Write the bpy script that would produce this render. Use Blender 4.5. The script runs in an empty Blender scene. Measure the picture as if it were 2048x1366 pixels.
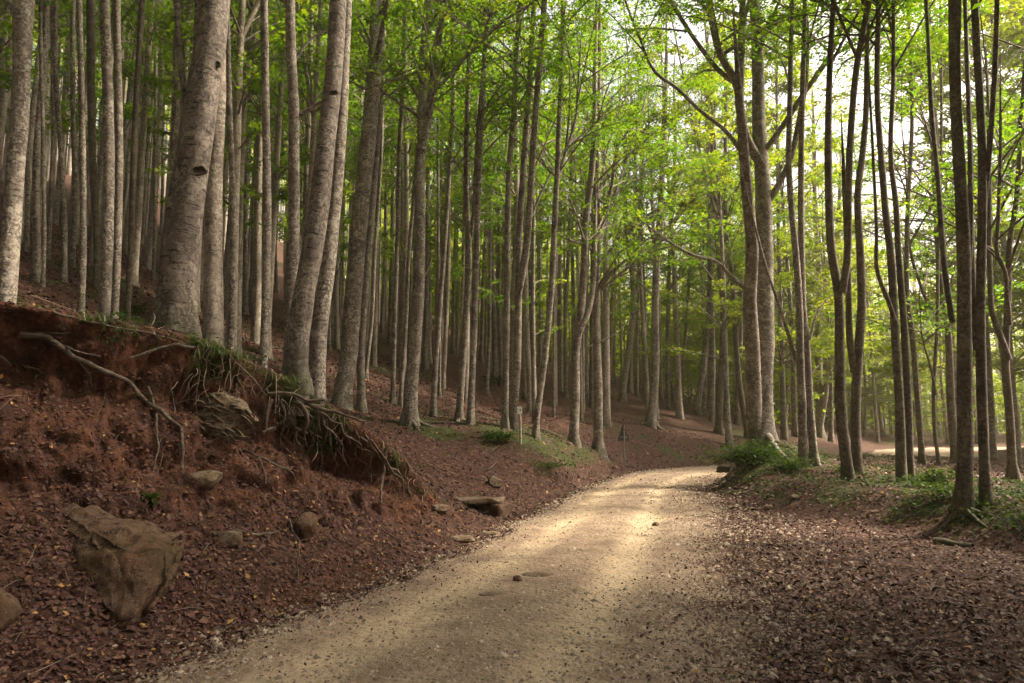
import bpy, bmesh, math, random
import numpy as np
from mathutils import Vector, Matrix
from mathutils.bvhtree import BVHTree

R = math.radians
rng = np.random.default_rng(7)
random.seed(7)
SC = bpy.context.scene
COL = SC.collection

# ------------------------------------------------------------------ camera, sky, sun, exposure
CAMZ, PITCH, F = 1.6, 7.0, 2048 * 24 / 36
cam = bpy.data.objects.new('camera', bpy.data.cameras.new('camera'))
COL.objects.link(cam)
cam.location = (0, 0, CAMZ)
cam.rotation_euler = (R(90 + PITCH), 0, 0)
cam.data.lens = 24
cam.data.sensor_width = 36
cam.data.clip_start = 0.05
cam.data.clip_end = 2000
SC.camera = cam

HAZE = 0.0010
SUN_AZ, SUN_EL = 80.0, 47.0          # azimuth from +Y towards +X
world = bpy.data.worlds.new('World')
SC.world = world
world.use_nodes = True
wn = world.node_tree.nodes
sky = wn.new('ShaderNodeTexSky')
sky.sky_type = 'NISHITA'
sky.sun_disc = False
sky.sun_elevation = R(SUN_EL)
sky.sun_rotation = R(SUN_AZ)
sky.air_density = 0.5
sky.dust_density = 10.0
sky.ozone_density = 0.0
bg = wn['Background']
bg.inputs['Strength'].default_value = 0.15
world.node_tree.links.new(sky.outputs[0], bg.inputs['Color'])

sun = bpy.data.objects.new('sun', bpy.data.lights.new('sun', 'SUN'))
COL.objects.link(sun)
sun.data.energy = 5.0
sun.data.angle = R(8.0)
sun.data.color = (1.0, 0.87, 0.64)
sv = Vector((math.sin(R(SUN_AZ)) * math.cos(R(SUN_EL)), math.cos(R(SUN_AZ)) * math.cos(R(SUN_EL)), math.sin(R(SUN_EL))))
sun.rotation_euler = sv.to_track_quat('Z', 'Y').to_euler()
sun.location = (20, 20, 40)

vs = SC.view_settings
vs.view_transform = 'Standard'
vs.look = 'None'
vs.gamma = 1
vs.use_curve_mapping = False
vs.exposure = 1.5
SC.cycles.use_denoising = True
SC.cycles.max_bounces = 8
SC.cycles.diffuse_bounces = 4
SC.cycles.glossy_bounces = 2
SC.cycles.transmission_bounces = 6
SC.cycles.transparent_max_bounces = 8
SC.cycles.sample_clamp_indirect = 6

# ------------------------------------------------------------------ pixel -> place helpers (2048 x 1366 frame)
cp, sp_ = math.cos(R(PITCH)), math.sin(R(PITCH))


def ray(px, py):
    a, b = (px - 1024) / F, (683 - py) / F
    return np.array((a, cp - b * sp_, sp_ + b * cp))


def at(px, py, Y):
    d = ray(px, py)
    return np.array((0, 0, CAMZ)) + d * (Y / d[1])


# ------------------------------------------------------------------ numpy noise
def _hash(ix, iy, iz, seed):
    n = (ix * 374761393 + iy * 668265263 + iz * 2147483647 + seed * 144665) & 0xFFFFFFFF
    n = ((n ^ (n >> 13)) * 1274126177) & 0xFFFFFFFF
    n = ((n ^ (n >> 16)) * 2246822519) & 0xFFFFFFFF
    return ((n ^ (n >> 15)) & 0xFFFFFF) / float(0xFFFFFF)


def vnoise(p, seed=0):
    p = np.asarray(p, float)
    i = np.floor(p).astype(np.int64)
    f = p - i
    f = f * f * f * (f * (f * 6 - 15) + 10)
    out = 0
    for dx in (0, 1):
        wx = f[:, 0] if dx else 1 - f[:, 0]
        for dy in (0, 1):
            wy = f[:, 1] if dy else 1 - f[:, 1]
            for dz in (0, 1):
                wz = f[:, 2] if dz else 1 - f[:, 2]
                out = out + wx * wy * wz * _hash(i[:, 0] + dx, i[:, 1] + dy, i[:, 2] + dz, seed)
    return out * 2 - 1


def fbm(p, seed=0, octv=4, gain=.5):
    p = np.asarray(p, float)
    a, s, t = 1.0, 0, 0
    for k in range(octv):
        s = s + a * vnoise(p * 2 ** k + 13.7 * k, seed + k)
        t += a
        a *= gain
    return s / t


def n2(x, y, sc, seed, octv=3):
    return fbm(np.stack([x * sc, y * sc, np.full_like(x, seed * 3.3)], 1), seed, octv)


def sst(e0, e1, x):
    t = np.clip((x - e0) / (e1 - e0), 0, 1)
    return t * t * (3 - 2 * t)


# ------------------------------------------------------------------ terrain
LEFT = np.array([(-9, -30), (-4.6, 0), (-3.5, 2), (-2.45, 4.4), (-2.12, 5.2), (-1.55, 6.5), (-.45, 9.5), (1.0, 14.5), (1.9, 17.6), (3.6, 22.5), (5.4, 25.6), (8.2, 27.8), (13, 31.5), (17.5, 35.6), (20.5, 39.6), (23.5, 45), (28, 49), (36, 52), (60, 58), (120, 66)], float)
RIGHT = np.array([(1.2, -30), (0.9, 0), (1.0, 2), (1.3, 4.4), (1.75, 6.3), (3.0, 11), (3.75, 14.5), (4.45, 17.5), (6.0, 21), (8.4, 23.6), (11.1, 25.4), (17, 29.6), (22.5, 33.8), (26, 38.6), (28.5, 42.5), (34, 46), (60, 51), (120, 58)], float)
LIP = np.array([(-12, -30, 3.4), (-10.2, 0, 3.4), (-8.0, 4.0, 3.3), (-6.5, 5.6, 3.15), (-5.25, 7, 2.92), (-4.4, 7.35, 2.84), (-3.8, 8, 2.74), (-3, 8.8, 2.3), (-2.35, 9.4, 1.78), (-1.8, 10, 1.3), (-1.35, 10.6, .8), (-.95, 11.3, .3), (-.5, 12.2, .0)], float)
FOOT = np.array([(9.5, 26), (7.5, 23.2), (5.6, 19.6), (4.75, 16.8), (4.5, 14.5), (4.75, 12.6), (5.5, 11.2), (5.9, 9.4), (6.5, 8.2), (8, 6.6), (12, 4.4), (24, 0), (60, -8)], float)


def poly(x, y, L):
    """signed distance (left of travel > 0), third column interpolated, unit direction away from the line."""
    best = np.full(x.shape, 1e9)
    sg = np.zeros(x.shape)
    zz = np.zeros(x.shape)
    gx = np.zeros(x.shape)
    gy = np.zeros(x.shape)
    for a, b in zip(L[:-1], L[1:]):
        dx, dy = b[0] - a[0], b[1] - a[1]
        q = dx * dx + dy * dy
        t = np.clip(((x - a[0]) * dx + (y - a[1]) * dy) / q, 0, 1)
        ex, ey = x - a[0] - t * dx, y - a[1] - t * dy
        d = np.hypot(ex, ey)
        m = d < best
        best = np.where(m, d, best)
        cr = dx * (y - a[1]) - dy * (x - a[0])
        sg = np.where(m, np.where(cr >= 0, 1., -1.), sg)
        if L.shape[1] > 2:
            zz = np.where(m, a[2] + t * (b[2] - a[2]), zz)
        gx = np.where(m, ex / (d + 1e-6), gx)
        gy = np.where(m, ey / (d + 1e-6), gy)
    return best * sg, zz, gx * sg, gy * sg


AZ_K = [-180, -60, -28, -11, -1, 11.5, 17, 23, 28, 40, 180]
S_FAR = [.44, .44, .44, .33, .28, .19, .10, .05, .02, .0, .0]
S_NEAR = [.44, .44, .44, .44, .44, .44, .44, .38, .14, .0, .0]
PU = [0, .03, .07, .14, .22, .38, .6, .8, 1.0, 1.3]
PH = [1, .97, .84, .66, .54, .37, .21, .09, .0, .0]


def terrain(x, y):
    dl = poly(x, y, LEFT)[0]
    dr = -poly(x, y, RIGHT)[0]
    s, lz, gx, gy = poly(x, y, LIP)
    ft = poly(x, y, FOOT)[0]
    az = np.degrees(np.arctan2(x, y + 4))
    sf, sn = np.interp(az, AZ_K, S_FAR), np.interp(az, AZ_K, S_NEAR)
    d = np.maximum(dl, 0)
    hill = sf * d + (sn - sf) * 5 * (1 - np.exp(-d / 5))
    hill *= np.interp(y, [8, 11.5, 14.5, 17, 19], [1, .9, .55, .9, 1]) ** np.exp(-d / 4)
    hill = hill * sst(0, 1.6, d)
    hump = .62 * sst(.1, 1.0, dl) * (1 - sst(2.0, 5.5, dl)) * sst(15.5, 18, y) * (1 - sst(22.5, 25.5, y))
    hill = hill + hump
    wob = n2(x, y, .35, 3) * .22 + n2(x, y, 1.3, 5) * .07
    hill = hill + wob * sst(.5, 4, d)
    hill = np.where(hill > 24, 24 + 16 * (1 - np.exp(-(hill - 24) / 16)), hill)
    # the cut bank and its spur
    T = np.maximum(s * 0 + dl - s, .5)           # distance lip -> road edge
    T = np.clip(T, 1.2, 5)
    u = np.clip(-s / T, 0, 1.3)
    face = lz * np.interp(u, PU, PH)
    back = lz - .10 * np.maximum(s, 0) - .018 * np.maximum(s, 0) ** 2
    bank = np.where(s < 0, face, back)
    bank = np.where(dl < -.1, 0, bank) * sst(-.1, .5, dl)
    k = .18
    z = .5 * (hill + bank + np.sqrt((hill - bank) ** 2 + k * k)) - .5 * k
    z = np.where(dl > 0, z * sst(0, .6, dl), 0)
    onbank = sst(-1.15, -.9, -u) * (s < .3) * (lz > .12) * (dl > .05) * (bank > hill - .1)
    # land right of the road
    r = sst(0, 1.4, ft) * (.50 - .38 * sst(3, 12, ft))
    r = r + .62 * np.exp(-((x - 7.0) ** 2 / 1.7 + (y - 18.6) ** 2 / 3.2))
    r = r + (n2(x, y, .5, 8) * .12 + n2(x, y, 1.7, 9) * .05) * sst(0, 1, ft)
    r = r + .55 * sst(22, 29, x) * sst(.3, 5, dr) * (1 - sst(6, 13, dr)) * (1 - sst(40, 46, x))
    r = r * sst(.0, 1.3, dr)
    z = z + np.where(dr > 0, r, 0)
    # road crown, ruts and small unevenness
    inr = (dl < 0) & (dr < 0)
    w = np.maximum(-dl - dr, .5)
    q = np.clip(-dl / w, 0, 1)
    z = z + np.where(inr, .05 * np.sin(np.pi * q) - .035 * (np.exp(-((q - .25) / .08) ** 2) + np.exp(-((q - .72) / .08) ** 2)), 0)
    z = z + n2(x, y, 1.1, 21) * .02 + n2(x, y, 4, 22) * .008
    # ditch with the culvert
    z = z - .28 * np.exp(-((x + .75) ** 2 / .9 + (y - 13.6) ** 2 / 1.3))
    return z, dl, dr, s, lz, gx, gy, ft, u, onbank


def build_grid():
    azs = np.concatenate([np.linspace(-180, -62, 22, endpoint=False), np.linspace(-62, -45, 16, endpoint=False), np.linspace(-45, 45, 400, endpoint=False), np.linspace(45, 62, 16, endpoint=False), np.linspace(62, 180, 22, endpoint=False)])
    rs = [0.05, .4, .8, 1.2]
    while rs[-1] < 300:
        r = rs[-1]
        if r < 4.5: st = .11
        elif r < 12: st = .05
        elif r < 30: st = .05 + (r - 12) * .013
        else: st = r * .035
        rs.append(r + st)
    rs = np.array(rs)
    A, RR = np.meshgrid(np.radians(azs), rs)
    x, y = (np.sin(A) * RR).ravel(), (np.cos(A) * RR).ravel()
    z, dl, dr, s, lz, gx, gy, ft, u, onb = terrain(x, y)
    P = np.stack([x, y, z], 1)
    na, nr = len(azs), len(rs)
    i = np.arange(nr - 1)[:, None] * na
    j = np.arange(na)[None, :]
    j2 = (j + 1) % na
    quads = np.stack([i + j, i + na + j, i + na + j2, i + j2], -1).reshape(-1, 4)[:, ::-1]
    # bank relief: overhanging sod lip, hollow under it, rough earth
    act = onb * np.clip(lz / 1.2, 0, 1)
    along = fbm(np.stack([x * .9, y * .9, z * 0], 1), 31, 3)
    lip = np.exp(-((s + .04) / .11) ** 2)
    hol = np.exp(-((s + .36) / .17) ** 2)
    out = lip * (.20 + .22 * along) - hol * (.22 + .30 * along)
    rough = fbm(P * np.array([2.2, 2.2, 2.6]), 41, 5, .6) * .26 + (np.abs(fbm(P * 4.5, 47, 4, .6)) - .15) * .22
    rough *= sst(-.02, .25, -s) * np.interp(u, [0, .3, .6, 1], [1, 1, .45, .15])
    off = (out + rough) * act
    P[:, 0] -= gx * off
    P[:, 1] -= gy * off
    P[:, 2] += rough * act * .35
    return P, quads, dict(dl=dl, dr=dr, s=s, lz=lz, ft=ft, u=u, onb=act)


GP, GQ, GA = build_grid()
x, y, z = GP.T
wob = n2(x, y, 1.6, 51, 4)
wob2 = n2(x, y, .5, 52, 3)
dist = np.hypot(x, y)
road = sst(.12, -.28, GA['dl'] + wob * .22) * sst(1.3, -.9, GA['dr'] + wob * .55 + wob2 * .35)
soil = GA['onb'] * sst(.62, .25, GA['u'] + wob * .28) * sst(.05, -.12, GA['s'])
soil = np.maximum(soil, GA['onb'] * .5 * sst(.1, .45, wob2 + wob * .5))
moss = sst(.0, .5, wob2 + wob * .6) * sst(.2, 1.2, GA['dl']) * (1 - road) * .75 * (1 - GA['onb'] * sst(.0, -.2, GA['s']))
moss = np.maximum(moss, sst(.3, .9, GA['dl']) * (1 - sst(2.5, 4.5, GA['dl'])) * sst(15.5, 18, y) * (1 - sst(23, 26, y)) * (.75 + wob * .6))
moss = np.maximum(moss, sst(.35, .0, np.abs(GA['s'] + .05)) * (GA['lz'] > .3) * sst(5.5, 8.6, y) * (.65 + wob * .9))
moss = np.maximum(moss, sst(.1, 1.0, GA['ft']) * (1 - sst(2.5, 6, GA['ft'])) * sst(.2, 1, GA['dr']) * (.6 + wob * .9))
moss = np.clip(moss, 0, 1)
wdt = np.maximum(-GA['dl'] - GA['dr'], .5)
rq = -GA['dl'] / wdt
track = np.clip((np.exp(-((rq - .27 - wob * .03) / .11) ** 2) + np.exp(-((rq - .70 - wob * .03) / .11) ** 2)) * (.75 + .5 * wob2), 0, 1)
GA.update(road=road, soil=soil, moss=moss, track=track)


# ------------------------------------------------------------------ materials
def new_mat(name):
    m = bpy.data.materials.new(name)
    m.use_nodes = True
    nt = m.node_tree
    return m, nt, nt.nodes['Principled BSDF']


class N:
    def __init__(s, nt): s.nt = nt
    def node(s, t, **k):
        n = s.nt.nodes.new(t)
        for a, b in k.items(): setattr(n, a, b)
        return n
    def lk(s, a, b): s.nt.links.new(a, b)
    def setin(s, n, key, v):
        if hasattr(v, 'is_output'): s.lk(v, n.inputs[key])
        else: n.inputs[key].default_value = v
    def noise(s, vec, scale, detail=4, rough=.55):
        n = s.node('ShaderNodeTexNoise')
        if vec is not None: s.lk(vec, n.inputs['Vector'])
        n.inputs['Scale'].default_value = scale
        n.inputs['Detail'].default_value = detail
        n.inputs['Roughness'].default_value = rough
        return n.outputs['Fac']
    def ramp(s, fac, stops):
        n = s.node('ShaderNodeValToRGB')
        s.lk(fac, n.inputs[0])
        cr = n.color_ramp
        while len(cr.elements) < len(stops): cr.elements.new(.5)
        for e, (p, c) in zip(cr.elements, stops):
            e.position = p
            e.color = (c, c, c, 1) if not hasattr(c, '__len__') else (*c, 1)
        return n.outputs['Color']
    def mix(s, fac, a, b, mode='MIX'):
        n = s.node('ShaderNodeMix', data_type='RGBA', blend_type=mode)
        s.setin(n, 0, fac)
        for k, v in ((6, a), (7, b)):
            if hasattr(v, 'is_output'): s.lk(v, n.inputs[k])
            else: n.inputs[k].default_value = (*v, 1)
        return n.outputs[2]
    def math(s, op, a, b=0.0, clamp=False):
        n = s.node('ShaderNodeMath', operation=op, use_clamp=clamp)
        s.setin(n, 0, a)
        s.setin(n, 1, b)
        return n.outputs[0]
    def attr(s, name):
        n = s.node('ShaderNodeAttribute', attribute_name=name)
        return n.outputs['Fac']
    def mapping(s, vec, scale):
        n = s.node('ShaderNodeMapping')
        s.lk(vec, n.inputs['Vector'])
        n.inputs['Scale'].default_value = scale
        return n.outputs[0]
    def bump(s, h, strength, dist, bsdf, normal=None):
        n = s.node('ShaderNodeBump')
        n.inputs['Strength'].default_value = strength
        n.inputs['Distance'].default_value = dist
        s.lk(h, n.inputs['Height'])
        if normal is not None: s.lk(normal, n.inputs['Normal'])
        s.lk(n.outputs[0], bsdf.inputs['Normal'])
        return n.outputs[0]


def ground_mat():
    m, nt, b = new_mat('forest_ground')
    n = N(nt)
    geo = n.node('ShaderNodeNewGeometry').outputs['Position']
    road, soil, moss = n.attr('road'), n.attr('soil'), n.attr('moss')
    vor = n.node('ShaderNodeTexVoronoi')
    n.lk(geo, vor.inputs['Vector'])
    vor.inputs['Scale'].default_value = 16
    sep = n.node('ShaderNodeSeparateColor')
    n.lk(vor.outputs['Color'], sep.inputs[0])
    litter = n.ramp(sep.outputs[0], [(0, (.028, .013, .009)), (.35, (.052, .023, .017)), (.7, (.085, .038, .028)), (.92, (.13, .065, .042)), (1, (.19, .11, .07))])
    big = n.noise(geo, .6, 4)
    litter = n.mix(n.ramp(big, [(.35, 0), (.7, .6)]), litter, (.045, .020, .014))
    soilc = n.ramp(n.noise(geo, 3.2, 8, .65), [(.30, (.026, .012, .009)), (.5, (.080, .034, .021)), (.70, (.175, .072, .040))])
    soilc = n.mix(n.ramp(n.noise(geo, 14, 4), [(.55, 0), (.72, .7)]), soilc, (.045, .022, .015))
    mossc = n.ramp(n.noise(geo, 9, 5), [(.3, (.018, .022, .006)), (.55, (.045, .055, .012)), (.75, (.09, .10, .022))])
    fine = n.noise(geo, 60, 3, .7)
    med = n.noise(geo, 2.3, 6)
    rc = n.ramp(med, [(.3, (.19, .132, .098)), (.5, (.28, .20, .145)), (.7, (.37, .275, .195))])
    rc = n.mix(n.ramp(fine, [(.28, .7), (.45, 0)]), rc, (.15, .105, .075))
    rc = n.mix(n.ramp(fine, [(.6, 0), (.76, .6)]), rc, (.62, .53, .38))
    rc = n.mix(n.ramp(n.noise(geo, 150, 2), [(.64, 0), (.70, .8)]), rc, (.10, .065, .05))
    trk = n.math('ADD', n.attr('track'), n.math('MULTIPLY', n.math('SUBTRACT', n.noise(geo, 3, 5, .7), .5), .8))
    rc = n.mix(n.ramp(trk, [(.25, 0), (.75, .62)]), rc, (.56, .435, .29))
    rc = n.mix(n.ramp(n.noise(geo, 1.1, 6, .75), [(.52, 0), (.66, .5)]), rc, (.15, .108, .082))
    edge = n.noise(geo, 7, 6, .7)
    fac = n.ramp(n.math('ADD', road, n.math('MULTIPLY', n.math('SUBTRACT', edge, .5), .7)), [(.40, 0), (.62, 1)])
    sf = n.ramp(n.math('ADD', soil, n.math('MULTIPLY', n.math('SUBTRACT', n.noise(geo, 4, 6, .7), .5), .9)), [(.35, 0), (.6, 1)])
    mf = n.ramp(n.math('ADD', moss, n.math('MULTIPLY', n.math('SUBTRACT', n.noise(geo, 5, 6, .7), .5), .9)), [(.45, 0), (.75, 1)])
    c = n.mix(sf, litter, soilc)
    c = n.mix(mf, c, mossc)
    c = n.mix(fac, c, rc)
    n.lk(c, b.inputs['Base Color'])
    b.inputs['Roughness'].default_value = .92
    b.inputs['Specular IOR Level'].default_value = .25
    h = n.math('ADD', n.math('MULTIPLY', vor.outputs['Distance'], -.5), n.math('ADD', n.noise(geo, 9, 8, .7), n.math('MULTIPLY', fine, .5)))
    n.bump(h, .9, .05, b)
    return m


def bark_mat(name, base, dark, pale, scars=.5, lichen=.5, moss=.5):
    m, nt, b = new_mat(name)
    n = N(nt)
    tc = n.node('ShaderNodeTexCoord').outputs['Object']
    oi = n.node('ShaderNodeObjectInfo')
    off = n.node('ShaderNodeVectorMath', operation='SCALE')
    off.inputs[0].default_value = (31, 17, 23)
    n.lk(oi.outputs['Random'], off.inputs['Scale'])
    add = n.node('ShaderNodeVectorMath', operation='ADD')
    n.lk(tc, add.inputs[0])
    n.lk(off.outputs[0], add.inputs[1])
    v = add.outputs[0]
    c = n.ramp(n.noise(v, 1.6, 6, .6), [(.3, dark), (.55, base), (.75, tuple(q * 1.25 for q in base))])
    streak = n.noise(n.mapping(v, (9, 9, 1.2)), 1.0, 4)
    c = n.mix(n.ramp(streak, [(.42, 0), (.64, .6)]), c, dark)
    c = n.mix(n.ramp(n.noise(v, 11, 6, .75), [(.36, .75), (.47, 0)]), c, tuple(q * .45 for q in dark))
    c = n.mix(n.ramp(n.noise(n.mapping(v, (1, 1, .7)), 4.2, 5, .7), [(.36, .7), (.45, 0)]), c, tuple(q * .6 for q in dark))
    band = n.noise(n.mapping(v, (5.5, 5.5, 24)), 1.0, 4, .6)
    c = n.mix(n.ramp(band, [(.55, 0), (.60, scars)]), c, tuple(q * .28 for q in base))
    c = n.mix(n.ramp(band, [(.30, .35), (.40, 0)]), c, tuple(q * 1.35 for q in base))
    spk = n.noise(v, 26, 4, .7)
    patch = n.noise(v, 2.1, 3)
    lf = n.math('MULTIPLY', n.ramp(spk, [(.51, 0), (.57, 1)]), n.ramp(patch, [(.36, .1), (.62, 1)]))
    c = n.mix(n.math('MULTIPLY', lf, lichen), c, pale)
    lf2 = n.ramp(n.noise(v, 7, 5, .65), [(.54, 0), (.60, .8 * lichen)])
    c = n.mix(lf2, c, tuple(q * .8 for q in pale))
    sepz = n.node('ShaderNodeSeparateXYZ')
    n.lk(tc, sepz.inputs[0])
    mz = n.ramp(n.math('ADD', n.math('MULTIPLY', sepz.outputs[2], .55), n.math('MULTIPLY', n.noise(v, 5, 5, .7), .6)), [(.22, moss), (.62, 0)])
    mz = n.math('MULTIPLY', mz, n.ramp(n.math('ADD', sepz.outputs[2], .6), [(.35, 0), (.6, 1)]))
    c = n.mix(mz, c, (.045, .05, .014))
    n.lk(c, b.inputs['Base Color'])
    b.inputs['Roughness'].default_value = .85
    b.inputs['Specular IOR Level'].default_value = .3
    h = n.math('ADD', n.math('MULTIPLY', spk, .35), n.math('SUBTRACT', n.noise(v, 8, 6, .65), n.math('MULTIPLY', n.ramp(band, [(.56, 0), (.66, 1)]), .5)))
    n.bump(h, .65, .025, b)
    return m


def leaf_mat(name, stops, trans, tfac, gloss=.035):
    m = bpy.data.materials.new(name)
    m.use_nodes = True
    nt = m.node_tree
    nt.nodes.clear()
    n = N(nt)
    t = n.attr('tint')
    oi = n.node('ShaderNodeObjectInfo').outputs['Random']
    f = n.math('ADD', n.math('MULTIPLY', t, .75), n.math('MULTIPLY', oi, .25))
    c = n.ramp(f, stops)
    tcol = n.ramp(f, trans)
    d = n.node('ShaderNodeBsdfDiffuse')
    n.lk(c, d.inputs[0])
    g = n.node('ShaderNodeBsdfGlossy')
    g.inputs['Roughness'].default_value = .45
    g.inputs[0].default_value = (.8, .85, .8, 1)
    tr = n.node('ShaderNodeBsdfTranslucent')
    n.lk(tcol, tr.inputs[0])
    mx = n.node('ShaderNodeMixShader')
    mx.inputs[0].default_value = tfac
    n.lk(d.outputs[0], mx.inputs[1])
    n.lk(tr.outputs[0], mx.inputs[2])
    mg = n.node('ShaderNodeMixShader')
    mg.inputs[0].default_value = gloss
    n.lk(mx.outputs[0], mg.inputs[1])
    n.lk(g.outputs[0], mg.inputs[2])
    o = n.node('ShaderNodeOutputMaterial')
    n.lk(mg.outputs[0], o.inputs[0])
    return m


def tint_mat(name, stops, rough=.85, spec=.3, scale=0, bump=0):
    m, nt, b = new_mat(name)
    n = N(nt)
    c = n.ramp(n.attr('tint'), stops)
    if scale:
        geo = n.node('ShaderNodeTexCoord').outputs['Object']
        nn = n.noise(geo, scale, 6, .65)
        c = n.mix(n.ramp(nn, [(.35, .55), (.6, 0)]), c, tuple(q * .4 for q in stops[0][1]))
        n.bump(nn, bump, .03, b)
    n.lk(c, b.inputs['Base Color'])
    b.inputs['Roughness'].default_value = rough
    b.inputs['Specular IOR Level'].default_value = spec
    return m


def rock_mat(name, a, b_, c_, scale=2.0, strata=0.0, moss=.0):
    m, nt, b = new_mat(name)
    n = N(nt)
    tc = n.node('ShaderNodeTexCoord').outputs['Object']
    c = n.ramp(n.noise(tc, scale, 9, .65), [(.3, a), (.52, b_), (.72, c_)])
    fine = n.noise(tc, scale * 9, 6, .7)
    c = n.mix(n.ramp(fine, [(.36, .85), (.5, 0)]), c, tuple(q * .4 for q in a))
    c = n.mix(n.ramp(n.noise(tc, scale * 1.7, 4), [(.50, 0), (.62, .75)]), c, (.085, .036, .022))
    h = n.math('ADD', n.noise(tc, scale * 3, 8, .7), n.math('MULTIPLY', fine, .4))
    ck = n.math('ABSOLUTE', n.math('SUBTRACT', n.noise(tc, scale * 1.3, 5, .6), .5))
    ckf = n.ramp(ck, [(.0, 1), (.006, 0)])
    c = n.mix(n.math('MULTIPLY', ckf, .45), c, tuple(q * .3 for q in a))
    h = n.math('SUBTRACT', h, n.math('MULTIPLY', ckf, .5))
    c = n.mix(n.ramp(n.noise(tc, scale * 30, 2), [(.60, 0), (.68, .45)]), c, tuple(min(q * 1.5, .8) for q in c_))
    if strata:
        st = n.noise(n.mapping(tc, (6, 9, 21)), 1, 6, .75)
        c = n.mix(n.ramp(st, [(.42, .8), (.52, 0)]), c, tuple(q * .25 for q in a))
        h = n.math('ADD', h, n.math('MULTIPLY', st, strata))
    if moss:
        c = n.mix(n.ramp(n.noise(tc, scale * 1.3, 6, .7), [(.52, 0), (.62, moss)]), c, (.035, .038, .012))
    n.lk(c, b.inputs['Base Color'])
    b.inputs['Roughness'].default_value = .9
    b.inputs['Specular IOR Level'].default_value = .25
    n.bump(h, .8, .03, b)
    return m


def plain_mat(name, col, rough=.6, metal=0, scale=6, var=.35):
    m, nt, b = new_mat(name)
    n = N(nt)
    tc = n.node('ShaderNodeTexCoord').outputs['Object']
    c = n.ramp(n.noise(tc, scale, 6, .65), [(.3, tuple(q * (1 - var) for q in col)), (.7, tuple(min(q * (1 + var), 1) for q in col))])
    n.lk(c, b.inputs['Base Color'])
    b.inputs['Roughness'].default_value = rough
    b.inputs['Metallic'].default_value = metal
    return m


M_GROUND = ground_mat()
M_BARK = bark_mat('beech_bark', (.185, .152, .132), (.085, .067, .058), (.47, .42, .36), .75, .8, .5)
M_BARK_BIG = bark_mat('old_beech_bark', (.145, .116, .102), (.072, .057, .05), (.36, .31, .26), .97, .6, .6)
M_BARK_PALE = bark_mat('pale_beech_bark', (.30, .25, .21), (.15, .12, .10), (.56, .50, .42), .5, .65, .45)
M_BARK_DARK = bark_mat('shaded_beech_bark', (.115, .088, .07), (.06, .045, .036), (.27, .23, .18), .6, .6, .6)  # shade of the backlit trunks is put into this darker bark colour
GL = [(0, (.014, .046, .005)), (.5, (.030, .086, .007)), (1, (.066, .12, .012))]
GT = [(0, (.08, .25, .003)), (.5, (.21, .40, .004)), (1, (.48, .49, .010))]
M_LEAF = leaf_mat('beech_leaves', GL, GT, .52)
M_LEAF_SUNLIT = leaf_mat('sunlit_beech_leaves', [(0, (.028, .066, .006)), (.5, (.052, .10, .009)), (1, (.09, .125, .014))], [(0, (.17, .32, .006)), (.5, (.33, .44, .008)), (1, (.56, .52, .016))], .54)  # lighter young green; sun glow of the far leaves put into the colour
M_LOW = leaf_mat('undergrowth_leaves', [(0, (.010, .026, .007)), (.5, (.020, .046, .009)), (1, (.045, .07, .014))], [(0, (.04, .10, .006)), (1, (.13, .19, .015))], .30, .012)
M_GRASS = leaf_mat('grass_blades', [(0, (.018, .045, .010)), (.7, (.045, .085, .016)), (1, (.14, .11, .04))], [(0, (.08, .18, .02)), (1, (.22, .26, .05))], .35)
M_LITTER = tint_mat('dead_leaves', [(0, (.030, .013, .010)), (.4, (.068, .028, .022)), (.75, (.115, .050, .037)), (.94, (.20, .105, .06)), (1, (.34, .19, .06))], .7, .35)
M_PEBBLE = tint_mat('gravel_stones', [(0, (.10, .075, .06)), (.5, (.22, .17, .13)), (1, (.42, .35, .27))], .9, .25)
M_CLOD = tint_mat('soil_crumbs', [(0, (.035, .016, .011)), (.5, (.085, .037, .023)), (1, (.17, .08, .05))], .95, .15)
M_TWIG = tint_mat('dead_twigs', [(0, (.06, .042, .032)), (.6, (.16, .115, .085)), (1, (.30, .23, .17))], .85, .3)
M_ROOT = bark_mat('root_bark', (.105, .075, .057), (.05, .035, .027), (.24, .19, .145), .2, .5, .0)
M_ROCK = rock_mat('sandstone', (.065, .038, .027), (.125, .076, .05), (.19, .122, .078), 1.6, 0, .5)
M_SLAB = rock_mat('flaky_stone', (.15, .11, .075), (.21, .155, .105), (.32, .25, .17), 2.5, 1.3)
M_STONE = rock_mat('pale_fieldstone', (.11, .08, .058), (.19, .14, .10), (.28, .22, .155), 3, 0, .3)
M_WOODPOST = plain_mat('weathered_wood', (.36, .31, .25), .8, 0, 14)
M_WHITE = plain_mat('white_paint', (.80, .78, .72), .5, 0, 10, .08)
M_RED = plain_mat('faded_red_paint', (.30, .10, .07), .6, 0, 10, .15)
M_KNOT = plain_mat('dark_wood_eye', (.10, .078, .064), .95, 0, 20)
M_STEEL = plain_mat('dull_grey_steel', (.028, .028, .027), .7, .0, 9, .25)
M_STEELPOST = plain_mat('galvanised_post', (.22, .21, .20), .5, .6, 9, .2)


# ------------------------------------------------------------------ object helpers
def tag(o, label=None, cat=None, group=None, kind=None):
    if label: o['label'] = label
    if cat: o['category'] = cat
    if group: o['group'] = group
    if kind: o['kind'] = kind
    return o


def empty(name, loc, rz=0):
    o = bpy.data.objects.new(name, None)
    o.empty_display_size = .2
    o.location = tuple(loc)
    o.rotation_euler = (0, 0, rz)
    COL.objects.link(o)
    return o


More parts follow.
